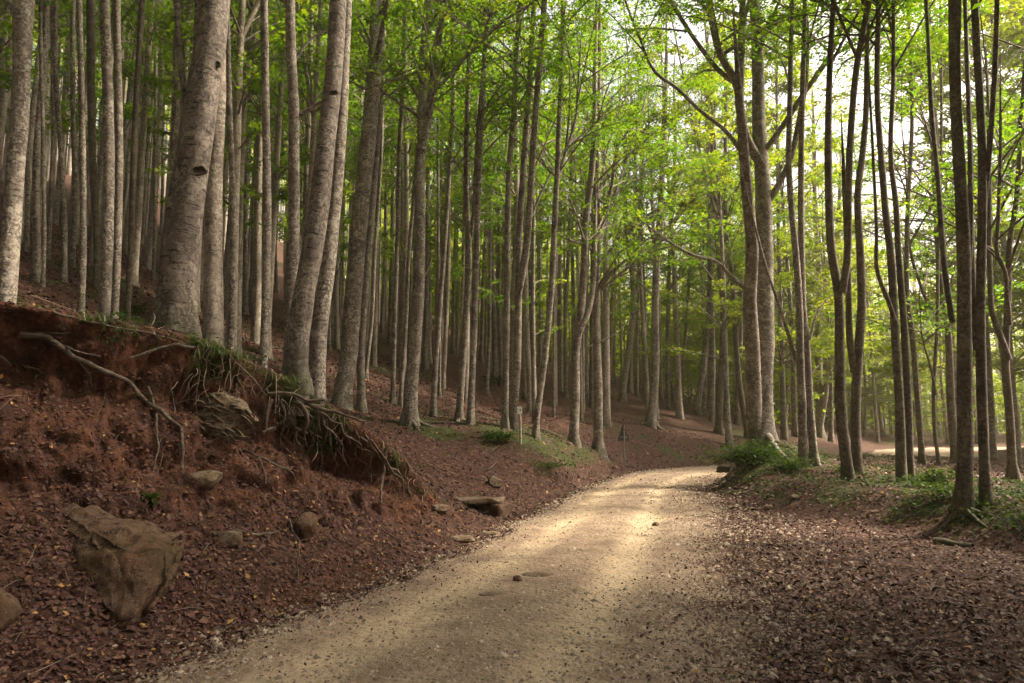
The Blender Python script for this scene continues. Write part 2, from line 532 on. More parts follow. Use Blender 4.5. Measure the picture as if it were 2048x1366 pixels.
def mesh_from(name, V, Fq, mat, tint=None, smooth=True):
    """V (n,3); Fq quads (m,4) or a list of such arrays/triangles."""
    me = bpy.data.meshes.new(name)
    parts = Fq if isinstance(Fq, list) else [Fq]
    parts = [np.asarray(f) for f in parts if len(f)]
    nl = sum(f.size for f in parts)
    nf = sum(len(f) for f in parts)
    me.vertices.add(len(V))
    me.vertices.foreach_set('co', np.asarray(V, np.float32).ravel())
    me.loops.add(nl)
    me.loops.foreach_set('vertex_index', np.concatenate([f.ravel() for f in parts]).astype(np.int32))
    me.polygons.add(nf)
    tot = np.concatenate([np.full(len(f), f.shape[1]) for f in parts])
    me.polygons.foreach_set('loop_start', (np.cumsum(tot) - tot).astype(np.int32))
    if smooth: me.polygons.foreach_set('use_smooth', np.ones(nf, bool))
    if tint is not None:
        a = me.attributes.new('tint', 'FLOAT', 'POINT')
        a.data.foreach_set('value', np.asarray(tint, np.float32))
    me.materials.append(mat)
    me.update(calc_edges=True)
    return me


def link(name, me, parent=None):
    o = bpy.data.objects.new(name, me)
    COL.objects.link(o)
    if parent is not None: o.parent = parent
    return o


class MB:
    def __init__(s): s.V, s.Q, s.T, s.n = [], [], [], 0
    def add(s, V, Q, t=None):
        s.V.append(V); s.Q.append(np.asarray(Q) + s.n); s.n += len(V)
        if t is not None: s.T.append(np.broadcast_to(t, (len(V),)) if np.ndim(t) == 0 else t)
    def mesh(s, name, mat, smooth=True):
        return mesh_from(name, np.concatenate(s.V), list(s.Q) if len({q.shape[1] for q in s.Q}) > 1 else np.concatenate(s.Q), mat, np.concatenate(s.T) if s.T else None, smooth)


def smooth_path(P, n):
    """smooth curve through the control points, spaced by their distances."""
    P = np.asarray(P, float)
    s = np.concatenate([[0], np.cumsum(np.linalg.norm(np.diff(P, axis=0), axis=1) + 1e-6)])
    if len(P) < 3:
        t = np.linspace(0, 1, n)[:, None]
        return P[0] * (1 - t) + P[-1] * t
    sec = np.diff(P, axis=0) / np.diff(s)[:, None]
    h = np.diff(s)
    M = np.empty_like(P)
    M[0], M[-1] = sec[0], sec[-1]
    M[1:-1] = (sec[:-1] * h[1:, None] + sec[1:] * h[:-1, None]) / (h[1:] + h[:-1])[:, None]
    u = np.linspace(0, s[-1] - 1e-6, n)
    k = np.clip(np.searchsorted(s, u, side='right') - 1, 0, len(P) - 2)
    t = ((u - s[k]) / h[k])[:, None]
    hk = h[k][:, None]
    return (2 * t ** 3 - 3 * t ** 2 + 1) * P[k] + (t ** 3 - 2 * t ** 2 + t) * hk * M[k] + (3 * t ** 2 - 2 * t ** 3) * P[k + 1] + (t ** 3 - t ** 2) * hk * M[k + 1]


def tube(P, rad, sides=8, cap=True, flare=None, rough=0, seed=0):
    P = np.asarray(P, float)
    n = len(P)
    rad = np.broadcast_to(np.asarray(rad, float), (n,))
    T = np.gradient(P, axis=0)
    T /= np.linalg.norm(T, axis=1)[:, None] + 1e-9
    m = np.abs(T.mean(0))
    ref = np.eye(3)[int(np.argmin(m))]
    U = np.cross(T, ref)
    U /= np.linalg.norm(U, axis=1)[:, None] + 1e-9
    W = np.cross(T, U)
    a = np.linspace(0, 2 * np.pi, sides, endpoint=False)
    rr = rad[:, None] * np.ones(sides)[None]
    if flare is not None:
        rr = rr * flare(P, a)
    V = P[:, None] + rr[..., None] * (np.cos(a)[None, :, None] * U[:, None] + np.sin(a)[None, :, None] * W[:, None])
    V = V.reshape(-1, 3)
    if rough:
        nn = fbm(V * np.array([2.2, 2.2, 2.2]) + seed, 61 + seed % 7, 3)
        nd = (V - np.repeat(P, sides, 0))
        V = V + nd * (nn * rough)[:, None]
    i = np.arange(n - 1)[:, None] * sides
    j = np.arange(sides)[None]
    j2 = (j + 1) % sides
    Q = np.stack([i + j, i + j2, i + sides + j2, i + sides + j], -1).reshape(-1, 4)
    return V, Q


def leaves(P, D, Nn, L, wr=.62, droop=.0):
    """diamond leaves: base P, direction D, normal Nn, length L."""
    D = D / (np.linalg.norm(D, axis=1)[:, None] + 1e-9)
    W = np.cross(D, Nn)
    W /= np.linalg.norm(W, axis=1)[:, None] + 1e-9
    L = L[:, None]
    h = P + D * L * .45
    U = np.cross(W, D)
    tip = P + D * L - U * L * droop
    V = np.stack([P, h + W * L * wr * .5, tip, h - W * L * wr * .5], 1).reshape(-1, 3)
    Q = np.arange(len(V)).reshape(-1, 4)
    return V, Q


# ------------------------------------------------------------------ ground objects
g_face_c = GP[GQ].mean(1)
f_road = road[GQ].mean(1) > .5
f_bank = (GA['onb'][GQ].mean(1) > .5) & ~f_road


def sub_ground(name, sel, label=None):
    q = GQ[sel]
    ids, inv = np.unique(q, return_inverse=True)
    me = mesh_from(name, GP[ids], inv.reshape(-1, 4), M_GROUND)
    for k in ('road', 'soil', 'moss', 'track'):
        a = me.attributes.new(k, 'FLOAT', 'POINT')
        a.data.foreach_set('value', GA[k][ids].astype(np.float32))
    o = link(name, me)
    tag(o, label, None, None, 'structure')
    return o


sub_ground('ground', ~f_road & ~f_bank)
sub_ground('gravel_road', f_road)
sub_ground('earth_bank', f_bank)

BVH = BVHTree.FromPolygons(GP.tolist(), GQ.tolist())
e1, e2 = GP[GQ[:, 2]] - GP[GQ[:, 0]], GP[GQ[:, 3]] - GP[GQ[:, 1]]
cr = np.cross(e1, e2)
g_area = np.linalg.norm(cr, axis=1) * .5
g_nrm = cr / (g_area[:, None] * 2 + 1e-12)
g_nrm *= np.sign(g_nrm[:, 2:3] + 1e-9)
g_r = np.hypot(g_face_c[:, 0], g_face_c[:, 1])
g_az = np.degrees(np.arctan2(g_face_c[:, 0], g_face_c[:, 1]))
fa = {k: v[GQ].mean(1) for k, v in GA.items()}


def sample(weight, n):
    p = weight * g_area
    idx = rng.choice(len(GQ), n, p=p / p.sum())
    u, v = rng.random((2, n, 1))
    c = GP[GQ[idx]]
    P = c[:, 0] * (1 - u) * (1 - v) + c[:, 1] * u * (1 - v) + c[:, 2] * u * v + c[:, 3] * (1 - u) * v
    return P, g_nrm[idx], idx


def zat(x, y):
    h = BVH.ray_cast(Vector((x, y, 60)), Vector((0, 0, -1)))
    return h[0].z if h[0] else 0.0


def hit(px, py, lift=0.0):
    """the place on the ground seen at that pixel of the photograph, lifted towards the viewer."""
    d = Vector(ray(px, py)).normalized()
    h = BVH.ray_cast(Vector((0, 0, CAMZ)), d)
    if h[0] is None: return np.array(at(px, py, 60.))
    return np.array(h[0] - d * lift)


# ------------------------------------------------------------------ trees
def gap_over(P):
    h = P[:, 2] / sv.z
    x, y = P[:, 0] - sv.x * h, P[:, 1] - sv.y * h
    dl, dr = poly(x, y, LEFT)[0], poly(x, y, RIGHT)[0]
    w = np.maximum(-dl + dr, .5)
    q = -dl / w
    near = sst(-.02, .12, q) * (1 - sst(.62, .92, q)) * sst(6.0, 9.5, y) * (1 - sst(22, 26, y))
    return np.where(dl < 0, near, 0)


def in_gap(x, y, z0, rad=3.2):
    a = np.arange(0, 6.28, .9)
    P = np.array([(x + rad * f * math.cos(t), y + rad * f * math.sin(t), z0 + h) for h in (8, 11, 14, 17, 20) for t in a for f in (.3, 1)])
    return (gap_over(P) > .3).mean() > .06


def crown_on(spines, hb, ht, n_limb, length, leafL, per_twig, r0, twigs=(7, 10), el=(25, 60), seed=0, low=0.0, spread_fall=.55, world=None):
    """random limbs, twigs and leaf sprays on the upper part of the given spines (local coordinates)."""
    g = np.random.default_rng(seed)
    wood = MB()
    LP, LD, LN, LL, LT = [], [], [], [], []
    for k in range(n_limb):
        S, RS = spines[k % len(spines)]
        zmin, zmax = max(hb, S[0, 2]), min(ht, S[-1, 2])
        if zmax - zmin < .3: continue
        t = g.random() ** (1.0)
        if g.random() < low: h = hb * g.uniform(.35, 1)
        else: h = zmin + (zmax - zmin) * t
        h = max(h, S[0, 2] + .05)
        i = int(np.clip(np.searchsorted(S[:, 2], h), 1, len(S) - 1))
        p0 = S[i - 1] + (S[i] - S[i - 1]) * ((h - S[i - 1, 2]) / max(S[i, 2] - S[i - 1, 2], 1e-3))
        f = (h - hb) / max(ht - hb, .1)
        ln = length * g.uniform(.6, 1.15) * (1 - spread_fall * max(f, 0) ** 1.6) * (1 if f >= 0 else .55)
        az = g.random() * 2 * np.pi
        e = np.radians(g.uniform(*el) + 12 * max(f, 0))
        bend = g.uniform(-.25, .35)
        tt = np.linspace(0, 1, 6)[:, None]
        hd = np.array((np.cos(az), np.sin(az), 0))
        sd = np.array((-np.sin(az), np.cos(az), 0))
        path = p0 + hd * (np.cos(e) * ln * tt) + np.array((0, 0, 1)) * (ln * (np.sin(e) * tt - .28 * np.cos(e) * (tt ** 2) * tt)) + sd * (bend * ln * tt ** 2 * .5)
        if world is not None and gap_over(path[2:] + world).mean() > .75: continue
        rb = min(r0 * (.22 + .10 * g.random()), RS[i] * .6) * (ln / length) ** .5
        V, Q = tube(path, rb * (1 - .85 * tt[:, 0]) + .004, 5)
        wood.add(V, Q)
        nt = int(g.integers(*twigs))
        ts = np.sort(g.uniform(.25, 1.0, nt))
        base = np.stack([np.interp(ts, tt[:, 0], path[:, c]) for c in range(3)], 1)
        side = np.where(np.arange(nt) % 2, 1., -1.)
        ta = az + bend * ts + side * g.uniform(.35, 1.1, nt)
        tl = ln * g.uniform(.22, .42, nt) * (1.15 - .5 * ts)
        te = np.radians(g.uniform(-8, 22, nt))
        td = np.stack([np.cos(ta) * np.cos(te), np.sin(ta) * np.cos(te), np.sin(te)], 1)
        for q in range(nt):
            V, Q = tube(np.stack([base[q], base[q] + td[q] * tl[q]]), (.010, .004), 3)
            wood.add(V, Q)
        m = per_twig
        s = g.random((nt, m)) ** .8
        wdt = .30 * tl[:, None] * (1 - .5 * s) * g.uniform(-1, 1, (nt, m))
        perp = np.stack([-np.sin(ta), np.cos(ta), np.zeros(nt)], 1)
        pos = base[:, None] + td[:, None] * (s * tl[:, None] * 1.08)[..., None] + perp[:, None] * wdt[..., None]
        pos[..., 2] += g.normal(0, .035, (nt, m)) - .25 * np.abs(wdt) - .06 * s ** 2 * tl[:, None]
        dd = td[:, None] * .7 + perp[:, None] * (np.sign(wdt) * .8)[..., None] + g.normal(0, .35, (nt, m, 3))
        nn = np.array((0, 0, 1.)) + g.normal(0, .42, (nt, m, 3))
        LP.append(pos.reshape(-1, 3)); LD.append(dd.reshape(-1, 3)); LN.append(nn.reshape(-1, 3))
        LL.append(leafL * g.uniform(.65, 1.2, nt * m))
        LT.append(np.clip(np.repeat(g.normal(.5, .16, nt), m) + g.normal(0, .13, nt * m), 0, 1))
    if not LP: return None, None
    LP, LD, LN, LL, LT = (np.concatenate(q) for q in (LP, LD, LN, LL, LT))
    if world is not None:      # leaves cut away along the sun's path to put light on the road
        keep = ~((gap_over(LP + world) > g.random(len(LP)) * 1.0 + .08))
        LP, LD, LN, LL, LT = LP[keep], LD[keep], LN[keep], LL[keep], LT[keep]
    V, Q = leaves(LP, LD, LN, LL, .66, .12)
    return wood, (V, Q, np.repeat(LT, 4))


def flare_fn(z0, amp, hgt, ph, k):
    def f(P, a):
        h = np.maximum(P[:, 2] - z0, -.1)[:, None]
        lob = .55 + .45 * np.cos(k * a[None] + ph) + .25 * np.cos((k + 2) * a[None] + ph * 2)
        return 1 + amp * np.exp(-h / hgt) * lob + .03 * np.cos(3 * a[None] + ph + h * .6)
    return f


def trunk_tube(P, rad, sides, seed, amp=.75, hgt=.22, rough=.10):
    g = np.random.default_rng(seed)
    return tube(P, rad, sides, True, flare_fn(0., amp, hgt, g.random() * 6, int(g.integers(3, 6))), rough, seed)


def make_proto(seed, H, hb, rbase, n_limb, length, leafL, per_twig, lean=.3, el=(25, 60), low=0., fork=False, twigs=(7, 10)):
    g = np.random.default_rng(seed)
    n = 22
    t = np.linspace(0, 1, n)
    P = np.stack([lean * t * g.uniform(-1, 1) + .18 * np.sin(t * g.uniform(3, 7) + g.random() * 6) * t, lean * t * g.uniform(-1, 1) + .18 * np.sin(t * g.uniform(3, 7)) * t, -.3 + (H + .3) * t ** 1.25], 1)
    rad = rbase * (1 - .88 * t ** 1.2) + .008
    V, Q = trunk_tube(P, rad, 9, seed, .8, .25, .08)
    w = MB(); w.add(V, Q)
    spines = [(P, rad)]
    if fork:
        i = int(n * .5)
        az = g.random() * 6.28
        tt = np.linspace(0, 1, 10)[:, None]
        L = H - P[i, 2]
        Pf = P[i] + np.array((np.cos(az), np.sin(az), 0)) * L * .22 * tt ** .8 + np.array((0, 0, 1.)) * L * tt
        rf = rad[i] * .75 * (1 - .85 * tt[:, 0]) + .006
        w.add(*tube(Pf, rf, 7))
        spines.append((Pf, rf))
    wood, lv = crown_on(spines, hb, H, n_limb, length, leafL, per_twig, rbase, twigs, el, seed + 100, low)
    return w, wood, lv


protos = {'tall': [], 'low': [], 'shade': [], 'edge': []}
for k in range(8):
    w, wood, lv = make_proto(300 + k, 19 + 3 * random.random(), 6.8 + random.random() * 2.2, .105 + .02 * (k % 3), 36, 3.1, .118, 15, .5, (25, 60), .16, k % 3 == 1)
    pale = M_BARK_PALE if k % 4 != 3 else M_BARK
    protos['tall'].append((w.mesh('beech_trunk', pale), wood.mesh('beech_branches', M_BARK), mesh_from('beech_crown', lv[0], lv[1], M_LEAF, lv[2])))
for k in range(4):
    w, wood, lv = make_proto(400 + k, 8 + 4 * random.random(), 1.2, .08 + .02 * k, 44, 3.2, .115, 44, .6, (5, 45), .0, k % 2 == 0)
    protos['low'].append((w.mesh('sapling_trunk', M_BARK), wood.mesh('sapling_branches', M_BARK), mesh_from('sapling_crown', lv[0], lv[1], M_LEAF_SUNLIT, lv[2])))

for k in range(4):
    w, wood, lv = make_proto(600 + k, 16 + 2 * k, 2.6, .11, 54, 3.6, .12, 44, .6, (10, 50), .0, k % 2 == 0)
    protos['edge'].append((w.mesh('beech_trunk', M_BARK), wood.mesh('beech_branches', M_BARK), mesh_from('beech_crown', lv[0], lv[1], M_LEAF_SUNLIT, lv[2])))
for k in range(3):  # dense big-leaved beeches, shaped to cast shade from out of view
    w, wood, lv = make_proto(500 + k, 20 + k, 6.5, .16, 40, 4.2, .19, 26, .5, (20, 60), .1)
    protos['shade'].append((w.mesh('beech_trunk', M_BARK), wood.mesh('beech_branches', M_BARK), mesh_from('beech_crown', lv[0], lv[1], M_LEAF, lv[2])))


def place_proto(kind, k, loc, rz, sc, name, label, cat, group):
    tr, br, cr_ = protos[kind][k % len(protos[kind])]
    root = empty(name, loc, rz)
    root.scale = (sc, sc, sc)
    tag(root, label, cat, group)
    link('trunk', tr, root)
    tag(link('branches', br, root), kind='stuff')
    tag(link('crown', cr_, root), kind='stuff')
    return root


tree_xy = []
tree_count = [0]


def hero(label, spine, w0, w1, Y=None, limbs=(), H=None, hb=9.0, n_limb=22, length=3.5, mat=None, per=30, leafL=.115, low=0., el=(25, 60), flare=.75, roots=0):
    """spine: pixels bottom -> top; w0/w1: trunk width in pixels at the foot and at the top of the frame;
    limbs: [(pixel path, width px start, width px end)]."""
    tree_count[0] += 1
    sd = 1000 + tree_count[0]
    g = np.random.default_rng(sd)
    if Y is None:
        b = hit(*spine[0])
        Y = float(b[1])
    pts = np.array([at(px, py, Y) for px, py in spine])
    x0, y0 = pts[0, 0], Y
    zg = zat(x0, y0)
    base = np.array((x0, y0, zg))
    pts = pts - base
    pts[0, 2] = min(pts[0, 2], 0)
    if pts[0, 2] < -.05: pts[0, 2] = 0
    if pts[0, 2] > .05 or (pts[0, 2] > -1 and Y is not None and pts[0, 2] > 0): pts = np.vstack([[pts[0, 0], 0, 0], pts])
    pts = np.vstack([pts[0] - np.array((0, 0, .35)), pts])
    keep = [0]
    for i in range(1, len(pts)):
        if pts[i, 2] > pts[keep[-1], 2] + .05: keep.append(i)
    pts = pts[keep]
    # depth wobble so the trunk is not a flat trace
    pts[:, 1] += .14 * np.sin(pts[:, 2] * .38 + g.random() * 6.28) * np.clip(pts[:, 2] / 3, 0, 1)
    H = H or g.uniform(19, 23)
    top = pts[-1]
    vis = top[2]
    H = max(H, top[2] + 5)
    if True:
        d = (pts[-1] - pts[-2]) / max(np.linalg.norm(pts[-1] - pts[-2]), .1)
        d = d * .5 + np.array((0, 0, .6))
        d /= d[2]
        ext = [top + d * (H - top[2]) * .5 + np.array((*g.normal(0, .15, 2), 0)), top + d * (H - top[2])]
        pts = np.vstack([pts, ext])
    P = smooth_path(pts, 60)
    k = Y / F
    ra, rb = w0 * .41 * k, w1 * .47 * k
    hh = P[:, 2]
    rad = np.interp(hh, [0, vis, H], [ra, rb, .02])
    root = empty('beech_tree', base)
    tag(root, label, 'tree')
    mat = mat or M_BARK
    sides = 18 if w0 > 30 else 12
    V, Q = trunk_tube(P, rad, sides, sd, flare, .10 + ra * .5, .09)
    mb = MB(); mb.add(V, Q)
    for q in range(roots):
        a = g.random() * 6.28
        L = ra * g.uniform(3, 6)
        rp = []
        for t in np.linspace(0, 1, 5):
            xx, yy = base[0] + np.cos(a) * (ra * .6 + L * t), base[1] + np.sin(a) * (ra * .6 + L * t)
            rp.append((xx - base[0], yy - base[1], zat(xx, yy) - base[2] + (.16 * (1 - t) ** 2 - .02 * t) * (ra / .2)))
        V, Q = tube(smooth_path(rp, 9), np.linspace(ra * .42, ra * .10, 9), 7, True, None, .2, q)
        mb.add(V, Q)
    link('trunk', mb.mesh('beech_trunk', mat), root)
    spines = [(P, rad)]
    for path, a_, b_ in limbs:
        lp = np.array([at(px, py, Y) for px, py in path]) - base
        dirn = g.choice((-1, 1)) * g.uniform(.1, .3)
        d = np.concatenate([[0], np.cumsum(np.linalg.norm(np.diff(lp, axis=0), axis=1))])
        lp = np.array([at(px, py, Y + dirn * dd * sst(0, 1, dd)) for (px, py), dd in zip(path, d)]) - base
        n = 8 + 4 * len(path)
        if b_ >= 4 and lp[-1, 2] > lp[0, 2] + .8:
            dv = lp[-1] - lp[-2]
            dv = dv / max(np.linalg.norm(dv), .1) + np.array((0, 0, .4))
            lp = np.vstack([lp, lp[-1] + dv * g.uniform(1.6, 2.6) * (1.3 if path[-1][1] <= 60 else .9)])
            rr = np.interp(np.linspace(0, 1, n), [0, .72, 1], [a_, b_, .5]) * .5 * k
        else: rr = np.interp(np.linspace(0, 1, n), [0, .8, 1], [a_, b_, b_ * .3]) * .5 * k
        Pl = smooth_path(lp, n)
        V, Q = tube(Pl, rr, 9 if a_ > 8 else 6, True, None, .10, sd)
        link('limb', mesh_from('beech_limb', V, Q, mat), root)
        o = np.argsort(Pl[:, 2])
        if Pl[-1, 2] > Pl[0, 2] + 1: spines.append((Pl[o], rr[o]))
    if leafL == .115 and x0 > 0 and Y < 22: leafL, per = .098, int(per * 1.25)
    if Y < 13.2 and x0 < 0: n_limb, per, leafL, length = 34, 30, .16, 4.2
    wood, lv = crown_on(spines, hb, H, n_limb, length, leafL, per, ra, (6, 9), el, sd, low, world=base)
    if wood:
        tag(link('branches', wood.mesh('beech_branches', mat), root), kind='stuff')
        tag(link('crown', mesh_from('beech_crown', lv[0], lv[1], M_LEAF, lv[2]), root), kind='stuff')
    tree_xy.append((base[0], base[1]))
    return root


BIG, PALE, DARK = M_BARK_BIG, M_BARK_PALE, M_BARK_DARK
# --- trees on the spur above the cut bank
T_SCAR = hero('thick leaning beech scarred with dark horizontal bark marks and a knot, on the bank edge', [(352, 655), (364, 512), (378, 410), (397, 307), (415, 205), (430, 102), (440, 0)], 92, 60, 8.1, [([(398, 275), (380, 246), (369, 179), (358, 102), (354, 0)], 13, 9), ([(405, 250), (391, 169), (395, 77), (397, 0)], 15, 14)], mat=BIG, hb=8, flare=.45)
hero('smooth grey beech standing right behind the thick scarred trunk', [(427, 690), (425, 512), (430, 358), (439, 240), (447, 0)], 50, 26, 8.7, mat=PALE, hb=9, flare=.25)
hero('stout lichen-grey beech at the far left edge above the dark bank', [(13, 600), (19, 358), (37, 154), (45, 0)], 42, 36, 9.2, hb=9, flare=.3)
T_LEAN = hero('smooth grey beech leaning right with a curved foot over the root tangle', [(600, 748), (592, 710), (597, 662), (606, 590), (620, 512), (634, 410), (648, 256), (660, 154), (668, 51), (671, 0)], 56, 38, 8.9, mat=BIG, hb=8.5, flare=.3)
hero('speckled beech half hidden behind the smooth leaning trunk', [(634, 768), (636, 666), (653, 512), (662, 410), (672, 307), (683, 154), (692, 0)], 44, 24, 9.7, hb=9, flare=.3)
hero('dark speckled beech leaning right on the mossy end of the bank', [(682, 812), (696, 712), (705, 610), (715, 507), (726, 405), (737, 302), (748, 180), (757, 0)], 44, 32, None, hb=8.5, flare=.35)
hero('straight pale speckled beech between the scarred tree and the leaning smooth tree', [(528, 695), (529, 461), (529, 230), (530, 0)], 21, 17, 12, hb=11, flare=.3)
hero('upright beech with a dark crook and side limbs behind the smooth leaning trunk', [(577, 690), (580, 600), (585, 461), (587, 307), (589, 230), (585, 102), (584, 0)], 29, 22, 12.5, [([(588, 235), (612, 222), (650, 200), (690, 186)], 9, 5), ([(590, 120), (610, 92), (640, 66), (668, 60)], 8, 4)], hb=8, flare=.3)
hero('broad straight beech in the left row, widest trunk there', [(209, 628), (209, 256), (207, 0)], 26, 21, 12, hb=11, flare=.3)
hero('straight beech tight against the right side of the broad one in the left row', [(229, 632), (231, 307), (234, 0)], 18, 16, 13, hb=11, flare=.3)
hero('speckled slim beech just left of the broad trunk in the left row', [(161, 624), (166, 256), (166, 0)], 16, 12, 14, hb=11, flare=.3)
hero('thin wavy beech at the left with a kink near its top', [(123, 616), (122, 307), (116, 102), (119, 0)], 12, 11, 16, [([(118, 60), (110, 25), (106, 0)], 6, 4)], hb=11)
hero('grey beech second from the far left edge above the bank', [(69, 606), (74, 358), (84, 77), (86, 0)], 18, 13, 15, hb=11)
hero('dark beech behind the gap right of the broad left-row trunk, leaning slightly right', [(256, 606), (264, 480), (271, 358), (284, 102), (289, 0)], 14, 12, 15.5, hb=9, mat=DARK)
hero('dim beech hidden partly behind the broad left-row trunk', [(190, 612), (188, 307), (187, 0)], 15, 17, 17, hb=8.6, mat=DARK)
hero('slim speckled beech close to the right side of the two big scarred trunks', [(461, 700), (464, 410), (461, 205), (460, 77), (459, 0)], 17, 12, 12.2, hb=11, flare=.3)
hero('slender beech with splayed roots behind the speckled one, forked high up', [(490, 627), (489, 410), (493, 307), (500, 205), (512, 110), (520, 0)], 13, 8, None, [([(490, 330), (487, 205), (495, 102), (505, 0)], 9, 7)], hb=9)
hero('thin sinuous beech between the straight speckled and the crooked trunk', [(553, 584), (548, 420), (557, 330), (564, 256), (559, 154), (556, 0)], 10, 7, None, hb=9)
hero('very slender lone beech on the bare leaf slope left of the scarred tree', [(306, 556), (310, 307), (315, 150), (316, 0)], 9, 7, None, hb=9)
hero('slender beech standing highest on the slope left of the scarred tree', [(322, 471), (326, 250), (330, 0)], 8, 6, None, hb=9)
hero('pale slim beech with a visible foot behind the left row, right of the kinked one', [(143, 533), (149, 410), (151, 200), (152, 0)], 13, 9, None, hb=9)
hero('slim beech with visible foot seen left of the thin kinked trunk', [(95, 517), (99, 300), (103, 0)], 10, 8, None, hb=9)
hero('slim beech with visible foot beside the stout far-left trunk', [(51, 502), (56, 250), (60, 0)], 12, 9, None, hb=9)
hero('thin beech close behind the second trunk from the far left', [(85, 573), (87, 300), (90, 0)], 9, 8, None, hb=9)


def knot(root, px, py, Y, s, tall=1.0):
    """a healed branch scar: dark sunken eye inside a swollen ring of bark."""
    p = at(px, py, Y) - np.array(root.location)
    a = np.linspace(0, 2 * np.pi, 17)
    ring = np.stack([np.cos(a) * s, -.012 + 0 * a, np.sin(a) * s * tall], 1)
    ring[:, 1] += .25 * np.abs(ring[:, 0])
    ring = ring * (1 + .18 * np.sin(a * 2 + px) + .10 * np.sin(a * 5 + py))[:, None]
    ring[-1] = ring[0]
    V, Q = tube(ring, s * (.17 + .07 * np.sin(a + px)), 6, True, None, .7, int(px))
    k_ = link('knot', mesh_from('knot', V, Q, M_BARK_BIG), root)
    k_.location = tuple(p)
    g = np.random.default_rng(int(px + py))
    rr = np.linspace(0, 1, 5)
    V = [(0, .01, 0)]
    for r in rr[1:]:
        for t in a[:-1]: V.append((np.cos(t) * s * r, .012 - .022 * r + .25 * abs(np.cos(t) * s * r) + g.normal(0, .003), np.sin(t) * s * tall * r))
    T3 = [(0, 1 + i, 1 + (i + 1) % 16) for i in range(16)]
    Q4 = [(1 + r * 16 + i, 17 + r * 16 + i, 17 + r * 16 + (i + 1) % 16, 1 + r * 16 + (i + 1) % 16) for r in range(3) for i in range(16)]
    e = link('knot_eye', mesh_from('knot_eye', np.array(V), [np.array(T3), np.array(Q4)], M_KNOT), k_)


for q in ((397, 342, 7.77, .075, .8), (428, 130, 7.88, .07, .6)): knot(T_SCAR, *q)
for q in ((667, 186, 8.72, .05, .7),): knot(T_LEAN, *q)
# --- trees on the open leaf-covered slope
hero('straight beech growing from moss just right of the dark leaning tree', [(723, 822), (723, 712), (729, 600), (742, 420), (754, 250), (760, 0)], 19, 12, None, hb=8)
hero('thin leaning beech that rises from the red slope behind the dark leaning tree', [(732, 758), (743, 635), (749, 507), (763, 328), (768, 150), (770, 0)], 9, 7, None, hb=8)
hero('thin straight beech uphill with a mossy foot, left of the slope clearing', [(763, 666), (769, 507), (774, 250), (778, 0)], 8, 6, None, hb=8)
hero('slim upright beech at the top of the red clearing', [(779, 687), (783, 456), (786, 200), (788, 0)], 9, 6, None, hb=8)
hero('left one of two close slim trunks at the mossy slope foot', [(785, 808), (789, 661), (794, 456), (797, 302), (805, 170), (812, 0)], 12, 9, None, hb=8)
hero('right one of two close slim trunks, leaning right beside the forked tree', [(801, 812), (810, 661), (818, 507), (828, 400), (836, 300), (845, 120)], 11, 7, None, hb=8)
hero('large pale speckled beech forking high, its mossy root running downhill', [(819, 850), (824, 763), (833, 661), (839, 558), (840, 456), (839, 354), (842, 280), (843, 225), (846, 102), (855, 0)], 34, 16, None,
     [([(843, 300), (855, 246), (869, 128), (883, 41), (889, 0)], 17, 13), ([(850, 240), (868, 185), (896, 154), (952, 92), (1009, 41), (1080, -5)], 9, 4), ([(868, 130), (845, 140), (800, 155), (740, 175), (684, 192)], 8, 4), ([(838, 560), (850, 548), (858, 530), (866, 502)], 8, 4)], hb=7.5, roots=5, n_limb=38, per=32, length=4.3)
hero('slim beech standing uphill just right of the large speckled forked one', [(851, 737), (854, 507), (855, 395), (858, 200), (860, 0)], 12, 8, None, hb=8)
hero('slender pale beech alone on red leaves right of the large forked one', [(866, 833), (876, 661), (887, 507), (897, 354), (906, 200), (905, 70), (901, 0)], 14, 9, None, hb=7.5, n_limb=28, per=20)
hero('thin beech just behind the slender pale one', [(879, 794), (876, 456), (877, 200), (878, 0)], 7, 6, None, hb=8)
hero('speckled beech with dark mossy foot, left half of a leaning pair', [(918, 842), (924, 740), (931, 640), (938, 507), (934, 420), (933, 359), (937, 154), (941, 0)], 18, 9, None, [([(938, 500), (946, 440), (950, 350), (960, 200), (975, 60)], 8, 5)], hb=7, roots=4, n_limb=28, per=20)
hero('smooth straight beech, right half of the leaning pair', [(941, 848), (948, 661), (953, 507), (958, 354), (967, 180), (971, 0)], 17, 10, None, hb=7.5, n_limb=28, per=20)
hero('thin beech upslope between the leaning pair and the twin trunks', [(974, 789), (979, 661), (981, 456), (984, 250)], 9, 6, None, hb=7)
hero('slim beech upslope with a dark fern at its foot', [(990, 757), (986, 585), (981, 443), (976, 250), (972, 60)], 13, 8, None, hb=7)
hero('distant thin beech at the brow above the fern', [(962, 723), (965, 600), (971, 440), (979, 250)], 9, 6, None, hb=7)
hero('straight left trunk of the twin beeches behind the marker post', [(1010, 856), (1012, 728), (1014, 585), (1015, 443), (1019, 320), (1027, 230), (1033, 102), (1040, 0)], 17, 10, None, hb=7, n_limb=28, per=20)
hero('knotty right trunk of the twin beeches behind the marker post, forked into three', [(1026, 858), (1034, 728), (1036, 633), (1038, 561), (1038, 490), (1046, 348), (1053, 250), (1060, 154), (1068, 0)], 20, 11, None, [([(1040, 570), (1055, 470), (1063, 348), (1073, 205), (1083, 77), (1089, 0)], 14, 11), ([(1040, 590), (1054, 520), (1060, 440), (1068, 330), (1074, 250)], 8, 5), ([(1060, 440), (1090, 370), (1130, 300), (1180, 230)], 5, 3)], hb=7, n_limb=34, per=30, length=4.2)
